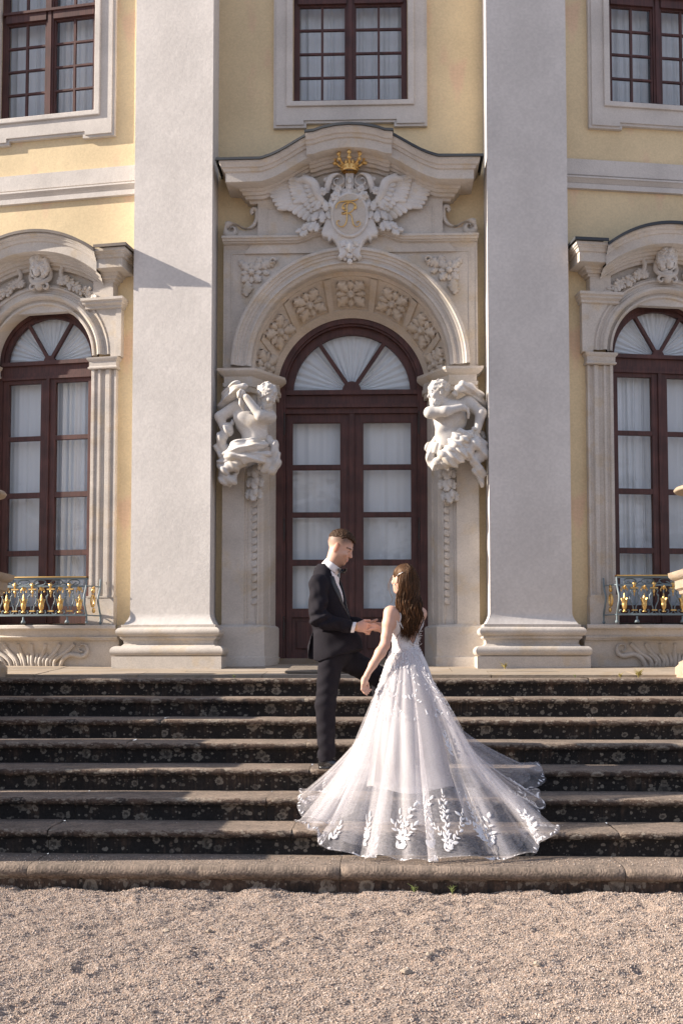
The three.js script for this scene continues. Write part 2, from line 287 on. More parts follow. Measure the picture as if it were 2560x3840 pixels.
// ---- arched bays at both sides
const SPR = 4.96, RO = 0.62;
const archOpening = (hw, cy, y0) => [[-hw, y0], [hw, y0], ...arcPts(0, cy, hw, 0, Math.PI)];
function sideBay(f, side) {
  const where = side < 0 ? 'in the sunlit left bay' : 'in the shaded right bay', lit = side < 0 ? 'left' : 'right';
  const wl = bayGroup('side_wall', f, 'yellow plastered wall ' + where);
  meshOf('wall_face', prism([[-4, LAND - 0.1], [1.4, LAND - 0.1], [1.4, 13], [-4, 13]].map(([x, y]) => [side < 0 ? x : -x, y]), -0.6, 0, [archOpening(0.68, SPR, LAND + 0.4), rect(-0.616, 0.616, 7.849, 10.3)]), M.yellow, wl);
  // string course between the storeys
  const x0 = -4, x1 = 1.35, sx = (q) => side < 0 ? [x0, x1][q] : [-x1, -x0][q];
  const sc = bayGroup('string_course', f, 'grey moulded band ' + where);
  meshOf('band', box(sx(0), sx(1), 6.995, 7.175, -0.02, 0.03), M.trim, sc);
  meshOf('moulding', reliefSweep([[sx(0), 6.995], [sx(1), 6.995]], [[0.03, 0], [0.012, 0.008], [0.012, 0.022], [0.06, 0.026], [0.062, 0.045], [0.045, 0.055], [0.02, 0.1], [0.015, 0.105], [0.042, 0.108], [0.042, 0.165], [0, 0.17]], { capL: false, capR: false }), M.trim, sc);

  // stone frame of the window: piers, impost, archivolt, block above
  const s = bayGroup('window_surround', f, 'moulded stone frame of the arched window ' + where);
  for (const k of [-1, 1]) {
    const pr = [[0.62, -0.35], [0.62, 0.07], [0.635, 0.10], [0.665, 0.10], [0.675, 0.075], [0.70, 0.075], [0.71, 0.09], [0.735, 0.09], [0.745, 0.065], [0.785, 0.06], [0.80, 0.085], [0.845, 0.085], [0.86, 0.055], [0.885, 0.055], [0.895, 0.07], [0.92, 0.07], [0.92, -0.02]];
    const wall = (q, y0, y1) => grid(q.length - 1, 1, (a, b, i, j) => [k * q[i][0], j ? y1 : y0, q[i][1]], 0.5);
    meshOf('pier', wall(pr, 2.18, 4.79), M.stone, s);
    meshOf('pier_base', [box(k * 0.60, k * 0.935, 1.87, 2.18, -0.35, 0.105), box(k * 0.61, k * 0.928, 2.18, 2.20, -0.3, 0.112)], M.stone, s);
    const im = [[0.004, 4.79], [0.02, 4.80], [0.02, 4.815], [0.008, 4.825], [0.01, 4.88], [0.03, 4.90], [0.035, 4.925], [0, 4.93]];
    meshOf('impost', planSweep([[k * 0.615, -0.35], [k * 0.615, 0.1], [k * 0.925, 0.1], [k * 0.925, -0.02]].map((q) => k < 0 ? q : q), im.map(([o, y]) => [k > 0 ? -o * -1 : -o, y])), M.stone, s);
    meshOf('impost_block', box(k * 0.617, k * 0.923, 4.795, 4.925, -0.34, 0.1), M.stone, s);
    // spandrel panel beside the arch and the little entablature on it
    const sp = [[k * 0.98, 4.93], [k * 0.98, 5.60], [k * 0.60, 5.60], ...arcPts(0, SPR, 0.86, k > 0 ? 0.85 : Math.PI - 0.85, k > 0 ? 0 : Math.PI, 12).map(([x, y]) => [x, Math.max(4.93, y)]), [k * 0.86, 4.93]];
    meshOf('spandrel', prism(sp, -0.02, 0.10), M.stone, s);
    meshOf('spandrel_strip', box(k * 0.925, k * 0.99, 4.93, 5.48, 0.10, 0.112), M.stone, s);
    meshOf('string_moulding', reliefSweep(k > 0 ? [[0.63, 5.60], [0.93, 5.60]] : [[-0.93, 5.60], [-0.63, 5.60]], [[0.09, -0.012], [0.19, 0], [0.19, 0.03], [0.165, 0.045], [0.165, 0.065], [0.13, 0.085], [0.13, 0.11], [0.1, 0.12]], { z: 0, endOut: 0.55 }), M.stone, s);
    meshOf('entablature_block', box(k * 0.66, k * 0.90, 5.58, 5.80, -0.02, 0.14), M.stone, s);
  }
  meshOf('archivolt', [archSweep([[0.62, -0.3], [0.62, 0.06], [0.635, 0.085], [0.655, 0.085], [0.66, 0.05], [0.68, 0.05], [0.70, 0.11], [0.72, 0.128], [0.745, 0.125], [0.76, 0.1], [0.775, 0.1], [0.785, 0.085], [0.81, 0.085], [0.815, 0.10], [0.835, 0.105], [0.845, 0.09], [0.86, 0.09], [0.865, -0.02]], 0, SPR, 0, 0.0, Math.PI)], M.stone, s);
  meshOf('tympanum', prism([[-0.8, 5.5], [0.8, 5.5], [0.8, 6.0], [0.5, 6.15], [0, 6.25], [-0.5, 6.15], [-0.8, 6.0]], -0.02, 0.06, []), M.stone, s);
  // the hood
  const h = bayGroup('window_hood', f, 'curved stone hood over the arched window ' + where);
  const RH = 1.244, cyH = 6.335 - RH, ah = Math.asin(0.79 / RH);
  const arcTop = []; for (let i = 0; i <= 28; i++) { const t = lerp(-ah, ah, i / 28); arcTop.push([RH * Math.sin(t), cyH + RH * Math.cos(t)]); }
  const corn = [[0.42, 0], [0.42, 0.03], [0.40, 0.045], [0.40, 0.055], [0.385, 0.06], [0.37, 0.095], [0.355, 0.1], [0.355, 0.205], [0.34, 0.21], [0.24, 0.215], [0.225, 0.24], [0.2, 0.245], [0.19, 0.275], [0.155, 0.28], [0.15, 0.305], [0.12, 0.31], [0.115, 0.345], [0.06, 0.35]];
  meshOf('cornice', reliefSweep(arcTop, corn, { capL: false, capR: false }), M.stone, h);
  for (const k of [-1, 1]) meshOf('cornice_end', reliefSweep(k > 0 ? [[0.785, 6.085], [0.80, 6.085], [0.80, 6.085]] : [[-0.80, 6.085], [-0.80, 6.085], [-0.785, 6.085]], corn.map(([o, d]) => [o * 0.98, d]), { endOut: 0.84, capL: k < 0, capR: k > 0 }), M.stone, h);
  const fl = [[-0.02, -0.05], [0.30, -0.042], [0.44, -0.022], [0.445, 0.012], [0.43, 0.014]];
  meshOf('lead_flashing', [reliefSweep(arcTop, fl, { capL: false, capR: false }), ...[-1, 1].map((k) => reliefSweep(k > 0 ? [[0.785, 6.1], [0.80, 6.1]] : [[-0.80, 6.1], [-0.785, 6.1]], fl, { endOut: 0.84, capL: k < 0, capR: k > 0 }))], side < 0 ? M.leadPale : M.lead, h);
  hoodOrnament(h, where);

  // joinery
  const d = bayGroup('arched_window', f, 'arched brown french window with fan light ' + where);
  const zf = -0.11;
  const ring = (r0, r1, z0, z1) => prism([...arcPts(0, SPR, r1, 0, Math.PI), ...arcPts(0, SPR, r0, Math.PI, 0)], z0, z1);
  meshOf('window_frame', [ring(0.575, 0.64, zf - 0.1, zf), ring(0.53, 0.574, zf - 0.08, zf - 0.02), box(-0.64, -0.575, 1.86, SPR, zf - 0.1, zf), box(0.575, 0.64, 1.86, SPR, zf - 0.1, zf), box(-0.574, 0.574, 4.93, 4.975, zf - 0.08, zf + 0.03), box(-0.574, 0.574, 4.80, 4.929, zf - 0.08, zf - 0.005), box(-0.574, 0.574, 4.765, 4.799, zf - 0.08, zf + 0.015)], M.wood, d);
  for (const k of [-1, 1]) meshOf('fan_bar', mv(box(-0.018, 0.018, 0.05, 0.56, zf - 0.07, zf - 0.022), { y: 4.975, rz: -k * 31 * D2R }), M.wood, d);
  meshOf('fan_hub', prism(arcPts(0, 4.976, 0.07, 0, Math.PI, 12), zf - 0.06, zf - 0.018), M.wood, d);
  for (const [a0, a1] of [[3, 57], [61, 119], [123, 177]]) {
    const g = meshOf('fan_pane', new THREE.ShapeGeometry(shapeOf([[0, 0], ...arcPts(0, 0, 0.54, a0 * D2R, a1 * D2R, 14)])), M.glass, d); g.position.set(0, 4.98, zf - 0.05); g.rotation.x = rr(-0.01, 0.01);
  }
  for (const k of [-1, 1]) {
    const lf = group('casement', d), X = (v) => k * v;
    meshOf('stile', box(X(0.5), X(0.574), 1.9, 4.764, zf - 0.07, zf - 0.01), M.wood, lf); meshOf('stile', box(X(0.006), X(0.092), 1.9, 4.764, zf - 0.07, zf - 0.008), M.wood, lf);
    for (const [a, b] of [[4.72, 4.764], [4.045, 4.095], [3.37, 3.43], [2.69, 2.752], [1.9, 2.1]]) meshOf('rail', box(X(0.092), X(0.5), a, b, zf - 0.068, zf - 0.012), M.wood, lf);
    for (const [a, b] of [[2.1, 2.69], [2.752, 3.37], [3.43, 4.045], [4.095, 4.72]]) { const q = meshOf('pane', new THREE.PlaneGeometry(0.41, b - a), M.glass, lf); q.position.set(X(0.296), (a + b) / 2, zf - 0.04); q.rotation.set(rr(-0.012, 0.012), rr(-0.01, 0.01), 0); }
    const c = meshOf('curtain', curtain(k < 0 ? -0.56 : 0.02, k < 0 ? -0.02 : 0.56, 1.9, 4.8, zf - 0.16, k * side < 0 ? 6 : 3.5, k * 2 + side, k * side < 0 ? 0.022 : 0.012), M.curtain);
    tag(inFrame(c, f.x, f.z, f.a), `long white curtain behind the ${k < 0 ? 'left' : 'right'} half of the arched window ${where}`, 'curtain', 'curtains behind the palace windows');
  }
  meshOf('astragal', box(-0.02, 0.02, 1.9, 4.764, zf - 0.008, zf + 0.012), M.wood, d);
  const fc = meshOf('fan_curtain', fanCurtain(0.57, 4.98, zf - 0.12, side), M.curtain);
  tag(inFrame(fc, f.x, f.z, f.a), `white pleated sunburst curtain in the fan light ${where}`, 'curtain', 'sunburst curtains');
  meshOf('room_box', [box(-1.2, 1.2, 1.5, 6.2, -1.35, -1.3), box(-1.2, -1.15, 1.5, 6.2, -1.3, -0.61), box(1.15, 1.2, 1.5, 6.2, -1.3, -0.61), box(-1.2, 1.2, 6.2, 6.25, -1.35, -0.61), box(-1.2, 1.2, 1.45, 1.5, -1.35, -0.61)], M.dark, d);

  // sill, apron and shell
  const a = bayGroup('window_apron', f, 'stone sill and apron with carved shell ' + where);
  const bow = (x) => 0.17 * Math.pow(Math.max(0, Math.cos(clamp(Math.abs(x) / 0.80) * Math.PI / 2)), 0.8);
  const line = []; for (let i = 0; i <= 40; i++) line.push(lerp(-1.02, 1.02, i / 40));
  const ap = [[0.10, 1.87], [0.235, 1.868], [0.245, 1.86], [0.245, 1.83], [0.235, 1.82], [0.20, 1.818], [0.185, 1.79], [0.175, 1.745], [0.2, 1.735], [0.2, 1.722], [0.185, 1.715], [0.185, 1.70], [0.15, 1.695], [0.15, LAND - 0.02]];
  meshOf('sill', grid(40, ap.length - 1, (u, v, i, j) => [line[i], ap[j][1], ap[j][0] + bow(line[i]) * sstep(1.66, 1.75, ap[j][1]) * 1.0 - 0.0], 0.6), M.stone, a);
  meshOf('apron_end', [box(-1.02, -1.0, LAND - 0.02, 1.865, -0.02, 0.148), box(1.0, 1.02, LAND - 0.02, 1.865, -0.02, 0.148)], M.stone, a);
  const ribs = [];
  for (let k = -3; k <= 3; k++) {
    const xb = k * 0.088, xt = k * 0.19;
    ribs.push(tube([[xb, 1.40, 0.165], [xb * 1.05, 1.47, 0.19], [lerp(xb, xt, 0.5), 1.57, 0.185], [xt * 0.9, 1.66, 0.2]], (t) => 0.027 * (1 - 0.2 * t), 10, 7));
    if (k < 3) ribs.push(tube([[xb + 0.044, 1.40, 0.165], [xb + 0.05, 1.47, 0.19], [lerp(xb + 0.044, xt + 0.095, 0.3), 1.55, 0.17]], 0.022, 8, 7));
  }
  for (const k of [-1, 1]) { ribs.push(tube(spiral(k * 0.60, 1.60, 0.085, 0.02, k > 0 ? -2.2 : Math.PI + 2.2, k > 0 ? 5 : Math.PI - 5, 0.18, 22), (t) => 0.03 * (1 - 0.5 * t), 24, 6)); ribs.push(tube([[k * 0.33, 1.40, 0.165], [k * 0.38, 1.49, 0.19], [k * 0.46, 1.54, 0.18], [k * 0.56, 1.525, 0.18]], 0.028, 8, 6)); }
  ribs.push(prism([[-0.3, 1.40], [0.3, 1.40], [0.42, 1.54], [0.66, 1.52], [0.66, 1.69], [-0.66, 1.69], [-0.66, 1.52], [-0.42, 1.54]], 0.14, 0.168, [], 0.006));
  meshOf('shell', ribs, M.stone, a);
  balcony(f, where);
}
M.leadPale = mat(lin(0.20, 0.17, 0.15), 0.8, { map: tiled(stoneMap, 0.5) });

// ---------------------------------------------------------------- distance fields for carved and living bodies
const smin = (a, b, k) => { const h = clamp(0.5 + 0.5 * (b - a) / k); return b + (a - b) * h - k * h * (1 - h); };
const smax = (a, b, k) => -smin(-a, -b, k);
const capsule = (a, b, ra, rb = ra) => { const ax = a[0], ay = a[1], az = a[2], bx = b[0] - ax, by = b[1] - ay, bz = b[2] - az, L = bx * bx + by * by + bz * bz || 1e-9; return (x, y, z) => { const px = x - ax, py = y - ay, pz = z - az; let t = (px * bx + py * by + pz * bz) / L; t = t < 0 ? 0 : t > 1 ? 1 : t; const qx = px - bx * t, qy = py - by * t, qz = pz - bz * t; return Math.sqrt(qx * qx + qy * qy + qz * qz) - (ra + (rb - ra) * t); }; };
const ellip = (c, r) => (x, y, z) => { const px = x - c[0], py = y - c[1], pz = z - c[2], k0 = Math.hypot(px / r[0], py / r[1], pz / r[2]), k1 = Math.hypot(px / (r[0] * r[0]), py / (r[1] * r[1]), pz / (r[2] * r[2])); return k1 < 1e-9 ? -Math.min(...r) : k0 * (k0 - 1) / k1; };
const chain = (pts, rs, k = 0.02) => { const l = pts.slice(1).map((p, i) => capsule(pts[i], p, rs[i] ?? rs[rs.length - 1], rs[i + 1] ?? rs[rs.length - 1])); return blend(l, k); };
const blend = (l, k = 0.02) => (x, y, z) => { let d = l[0](x, y, z); for (let i = 1; i < l.length; i++) d = smin(d, l[i](x, y, z), k); return d; };
const placed = (f, { p = [0, 0, 0], rx = 0, ry = 0, rz = 0, s = 1 } = {}) => { const m = new THREE.Matrix4().makeRotationFromEuler(new THREE.Euler(rx, ry, rz, 'YXZ')), e = m.elements; return (x, y, z) => { const a = x - p[0], b = y - p[1], c = z - p[2]; return s * f((e[0] * a + e[1] * b + e[2] * c) / s, (e[4] * a + e[5] * b + e[6] * c) / s, (e[8] * a + e[9] * b + e[10] * c) / s); }; };
function sdfMesh(f, lo, hi, h, colour) {
  const n = [0, 1, 2].map((k) => Math.ceil((hi[k] - lo[k]) / h / 4) * 4 + 1), [nx, ny, nz] = n, F = new Float32Array(nx * ny * nz), B = 4, rad = h * B * 0.5 * 1.75 + h;
  for (let k = 0; k < nz; k += B) for (let j = 0; j < ny; j += B) for (let i = 0; i < nx; i += B) {
    const d = f(lo[0] + (i + 1.5) * h, lo[1] + (j + 1.5) * h, lo[2] + (k + 1.5) * h), far = Math.abs(d) > rad * 1.35;
    for (let c = k; c < Math.min(nz, k + B); c++) for (let b = j; b < Math.min(ny, j + B); b++) for (let a = i; a < Math.min(nx, i + B); a++) F[(c * ny + b) * nx + a] = far ? d : f(lo[0] + a * h, lo[1] + b * h, lo[2] + c * h);
  }
  const id = new Int32Array(nx * ny * nz).fill(-1), P = [], idx = [], E = [[0, 1], [2, 3], [4, 5], [6, 7], [0, 2], [1, 3], [4, 6], [5, 7], [0, 4], [1, 5], [2, 6], [3, 7]], v = new Float32Array(8), sx = 1, sy = nx, sz = nx * ny;
  for (let k = 0; k < nz - 1; k++) for (let j = 0; j < ny - 1; j++) for (let i = 0; i < nx - 1; i++) {
    const o = (k * ny + j) * nx + i; let neg = 0;
    for (let c = 0; c < 8; c++) { v[c] = F[o + (c & 1) * sx + ((c >> 1) & 1) * sy + (c >> 2) * sz]; if (v[c] < 0) neg++; }
    if (!neg || neg === 8) continue;
    let x = 0, y = 0, z = 0, m = 0;
    for (const [a, b] of E) { if ((v[a] < 0) === (v[b] < 0)) continue; const t = v[a] / (v[a] - v[b]); x += lerp(a & 1, b & 1, t); y += lerp((a >> 1) & 1, (b >> 1) & 1, t); z += lerp(a >> 2, b >> 2, t); m++; }
    id[o] = P.length / 3; P.push(lo[0] + (i + x / m) * h, lo[1] + (j + y / m) * h, lo[2] + (k + z / m) * h);
  }
  const quad = (a, b, c, d, flip) => { if (a < 0 || b < 0 || c < 0 || d < 0) return; flip ? idx.push(a, c, b, a, d, c) : idx.push(a, b, c, a, c, d); };
  for (let k = 1; k < nz - 1; k++) for (let j = 1; j < ny - 1; j++) for (let i = 1; i < nx - 1; i++) {
    const o = (k * ny + j) * nx + i, s = F[o] < 0;
    if (s !== F[o + sx] < 0) quad(id[o - sy - sz], id[o - sz], id[o], id[o - sy], !s);
    if (s !== F[o + sy] < 0) quad(id[o - sx - sz], id[o - sx], id[o], id[o - sz], !s);
    if (s !== F[o + sz] < 0) quad(id[o - sx - sy], id[o - sy], id[o], id[o - sx], !s);
  }
  const g = new THREE.BufferGeometry();
  g.setAttribute('position', new THREE.BufferAttribute(new Float32Array(P), 3)); g.setIndex(idx);
  const N = new Float32Array(P.length), e = h * 0.6;
  for (let i = 0; i < P.length; i += 3) { const [x, y, z] = [P[i], P[i + 1], P[i + 2]]; let a = f(x + e, y, z) - f(x - e, y, z), b = f(x, y + e, z) - f(x, y - e, z), c = f(x, y, z + e) - f(x, y, z - e); const l = Math.hypot(a, b, c) || 1; N[i] = a / l; N[i + 1] = b / l; N[i + 2] = c / l; }
  g.setAttribute('normal', new THREE.BufferAttribute(N, 3));
  if (colour) { const C = new Float32Array(P.length); for (let i = 0; i < P.length; i += 3) { const q = colour(P[i], P[i + 1], P[i + 2]); C[i] = q[0]; C[i + 1] = q[1]; C[i + 2] = q[2]; } g.setAttribute('color', new THREE.BufferAttribute(C, 3)); }
  return g;
}
// a head 0.24 m high: face towards +z, y up, origin between the ears
const headField = (() => {
  const solid = blend([ellip([0, 0.036, -0.018], [0.074, 0.084, 0.096]), ellip([0, -0.035, 0.018], [0.056, 0.082, 0.066]), ellip([0, -0.098, 0.052], [0.024, 0.020, 0.024])], 0.035);
  const add = [capsule([0, 0.008, 0.078], [0, -0.032, 0.097], 0.008, 0.0125), capsule([-0.034, 0.018, 0.073], [0.034, 0.018, 0.073], 0.010), ellip([-0.036, -0.03, 0.056], [0.024, 0.022, 0.024]), ellip([0.036, -0.03, 0.056], [0.024, 0.022, 0.024]), capsule([-0.018, -0.061, 0.079], [0.018, -0.061, 0.079], 0.006), capsule([-0.014, -0.073, 0.078], [0.014, -0.073, 0.078], 0.0065)];
  const socket = [ellip([-0.031, -0.001, 0.086], [0.017, 0.011, 0.014]), ellip([0.031, -0.001, 0.086], [0.017, 0.011, 0.014])];
  const eye = [ellip([-0.031, -0.002, 0.072], [0.013, 0.009, 0.011]), ellip([0.031, -0.002, 0.072], [0.013, 0.009, 0.011])];
  const ear = [ellip([-0.075, -0.008, -0.012], [0.009, 0.031, 0.019]), ellip([0.075, -0.008, -0.012], [0.009, 0.031, 0.019])];
  return (x, y, z) => {
    let d = solid(x, y, z);
    if (d > 0.06) return d - 0.02;
    for (const a of add) d = smin(d, a(x, y, z), 0.012);
    for (const a of socket) d = smax(d, -a(x, y, z), 0.008);
    for (const a of eye) d = Math.min(d, a(x, y, z));
    d = smax(d, -capsule([-0.02, -0.067, 0.089], [0.02, -0.067, 0.089], 0.0022)(x, y, z), 0.003);
    for (const a of ear) d = smin(d, a(x, y, z), 0.006);
    return d;
  };
})();
// curly carved hair and beard on that head
const curls = (base, amp, fr) => (x, y, z) => { const d = base(x, y, z); return d > 0.05 ? d - amp : d - amp * (vnoise(x * fr + 40, y * fr + 40, z * fr + 40.001) * 2 - 0.6) - amp * 0.6 * Math.sin(x * fr * 2.3 + 5 * vnoise(y * fr, z * fr, x * fr * 0.5)); };
const carvedHair = curls((x, y, z) => smax(ellip([0, 0.04, -0.025], [0.084, 0.092, 0.102])(x, y, z), -(0.9 * y - 0.75 * (z - 0.02) + 0.004), 0.015), 0.010, 46);
const carvedBeard = curls((x, y, z) => smax(ellip([0, -0.098, 0.03], [0.056, 0.058, 0.052])(x, y, z), y + 0.045 - 0.9 * Math.abs(x), 0.012), 0.007, 60);

// ---------------------------------------------------------------- carved ornament
const acanthus = leaf(0.15, 0.145, { lobes: 3, bulge: 0.28, curl: 0.12, thick: 0.02, dent: 0.42 });
const sprig = leaf(0.09, 0.055, { lobes: 3, bulge: 0.3, curl: 0.1, thick: 0.012, dent: 0.4 });
const oakLeaf = leaf(0.14, 0.105, { lobes: 3.5, bulge: 0.3, curl: 0.15, thick: 0.015, dent: 0.45 });
function flower(x, y, z, r, petals = 6, rz = 0) {
  const o = [ball(x, y, z + r * 0.18, r * 0.28, r * 0.28, r * 0.25, 8, 6)];
  for (let k = 0; k < petals; k++) o.push(mv(leaf(r, r * 0.85, { bulge: 0.35, curl: -0.12, thick: 0.008, n: 6, pow: 0.5 }), { x, y, z, rz: rz + k * Math.PI * 2 / petals }));
  return o;
}
const rosetteGeo = (() => {                            // 0.33 m square leafy boss, flat in xy
  const o = [ball(0, 0, 0.03, 0.035, 0.035, 0.03), ...flower(0, 0, 0.02, 0.055, 8)];
  for (let k = 0; k < 4; k++) {
    const a = k * Math.PI / 2 + Math.PI / 4;
    o.push(mv(acanthus, { x: 0.045 * Math.cos(a), y: 0.045 * Math.sin(a), z: 0.006, rz: a - Math.PI / 2, sx: 1.05, sy: 1.08, sz: 1 }));
    for (const s of [-1, 1]) o.push(mv(sprig, { x: 0.11 * Math.cos(a), y: 0.11 * Math.sin(a), z: 0.01, rz: a - Math.PI / 2 + s * 0.75, s: 0.95 }));
    const b = k * Math.PI / 2;
    o.push(mv(leaf(0.115, 0.10, { lobes: 3, bulge: 0.3, curl: 0.1, thick: 0.02, dent: 0.4 }), { x: 0.05 * Math.cos(b), y: 0.05 * Math.sin(b), z: 0.003, rz: b - Math.PI / 2 }));
    o.push(mv(sprig, { x: 0.10 * Math.cos(b), y: 0.10 * Math.sin(b), z: 0.005, rz: b - Math.PI / 2 + 0.5, s: 0.6 }), mv(sprig, { x: 0.10 * Math.cos(b), y: 0.10 * Math.sin(b), z: 0.005, rz: b - Math.PI / 2 - 0.5, s: 0.6 }));
  }
  return skewUV(join(o));
})();
function garland(pts, z, size, per = 3) {
  const o = [];
  const c = new THREE.CatmullRomCurve3(pts.map(([x, y]) => V(x, y, z))), n = Math.round(c.getLength() / (size * 0.62)), P = new THREE.Vector3(), T = new THREE.Vector3();
  for (let i = 0; i <= n; i++) {
    const t = i / n; c.getPoint(t, P); c.getTangent(t, T); const a = Math.atan2(T.y, T.x) - Math.PI / 2;
    for (let k = 0; k < per; k++) o.push(mv(leaf(size * rr(0.8, 1.2), size * 0.75, { lobes: 2.5, bulge: 0.35, curl: rr(0, 0.3), thick: size * 0.12, dent: 0.4, n: 8 }), { x: P.x, y: P.y, z: P.z + rr(-0.01, 0.02), rz: a + (k - (per - 1) / 2) * 0.85 + rr(-0.2, 0.2), rx: rr(-0.1, 0.35) }));
    if (i % 2) o.push(...flower(P.x, P.y, P.z + size * 0.25, size * 0.42, 5, rr(0, 2)));
    else o.push(ball(P.x + rr(-0.3, 0.3) * size, P.y, P.z + size * 0.25, size * 0.2));
  }
  return o;
}
let maskGeo;
function hoodOrnament(h, where) {
  maskGeo ??= (() => {
    const hair = curls((x, y, z) => smax(ellip([0, 0.03, -0.01], [0.105, 0.105, 0.095])(x, y, z), -(0.9 * y - 0.55 * (z - 0.05) - 0.02), 0.015), 0.011, 46);
    const side = curls((x, y, z) => smax(ellip([0, -0.03, -0.01], [0.118, 0.12, 0.07])(x, y, z), -(ellip([0, -0.02, 0.03], [0.066, 0.115, 0.1])(x, y, z)), 0.01), 0.009, 46);
    const f = (x, y, z) => Math.min(headField(x, y, z), hair(x, y, z), side(x, y, z));
    return skewUV(sdfMesh(f, [-0.14, -0.17, -0.1], [0.14, 0.16, 0.14], 0.006));
  })();
  const m = place(new THREE.Mesh(maskGeo, M.statue), 'mask', h, 'carved youthful face with curling hair');
  m.position.set(0, 6.03, 0.17); m.scale.setScalar(1.12); m.rotation.set(0.12, where.includes('left') ? -0.25 : 0.25, 0); m.castShadow = m.receiveShadow = true;
  const o = [];
  for (const s of [-1, 1]) {
    o.push(tube(spiral(s * 0.045, 6.185, 0.045, 0.012, s > 0 ? 2.6 : 0.5, s > 0 ? -4 : 7, 0.24, 16), 0.022, 20, 6));
    o.push(tube([[s * 0.09, 6.17, 0.2], [s * 0.2, 6.1, 0.16], [s * 0.27, 6.02, 0.13], [s * 0.25, 5.93, 0.12], [s * 0.29, 5.84, 0.12]], (t) => 0.035 * (1 - 0.3 * t), 18, 7));
    o.push(tube(spiral(s * 0.27, 6.09, 0.05, 0.012, s > 0 ? -1 : Math.PI + 1, s > 0 ? 5 : Math.PI - 5, 0.15, 16), 0.02, 18, 6));
    for (let k = 0; k < 4; k++) o.push(mv(acanthus, { x: s * 0.27, y: 5.90, z: 0.11, rz: Math.PI + s * (0.2 + (k - 1.5) * 0.45), s: 0.75 }));
    o.push(tube(spiral(s * 0.075, 5.775, 0.04, 0.01, s > 0 ? 1.5 : Math.PI - 1.5, s > 0 ? -4 : Math.PI + 4, 0.16, 14), 0.02, 16, 6));
  }
  o.push(tube([[-0.11, 6.0, 0.12], [-0.115, 5.88, 0.13], [0, 5.81, 0.19], [0.115, 5.88, 0.13], [0.11, 6.0, 0.12]], 0.03, 20, 7), ball(0, 5.785, 0.16, 0.05, 0.05, 0.05), ball(0, 5.85, 0.16, 0.07, 0.04, 0.05));
  meshOf('mask_crest', o, M.stone, h);
  for (const s of [-1, 1]) meshOf('garland', garland([[s * 0.33, 5.83], [s * 0.45, 5.75], [s * 0.56, 5.70], [s * 0.68, 5.62]], 0.11, 0.075), M.stone, h);
}

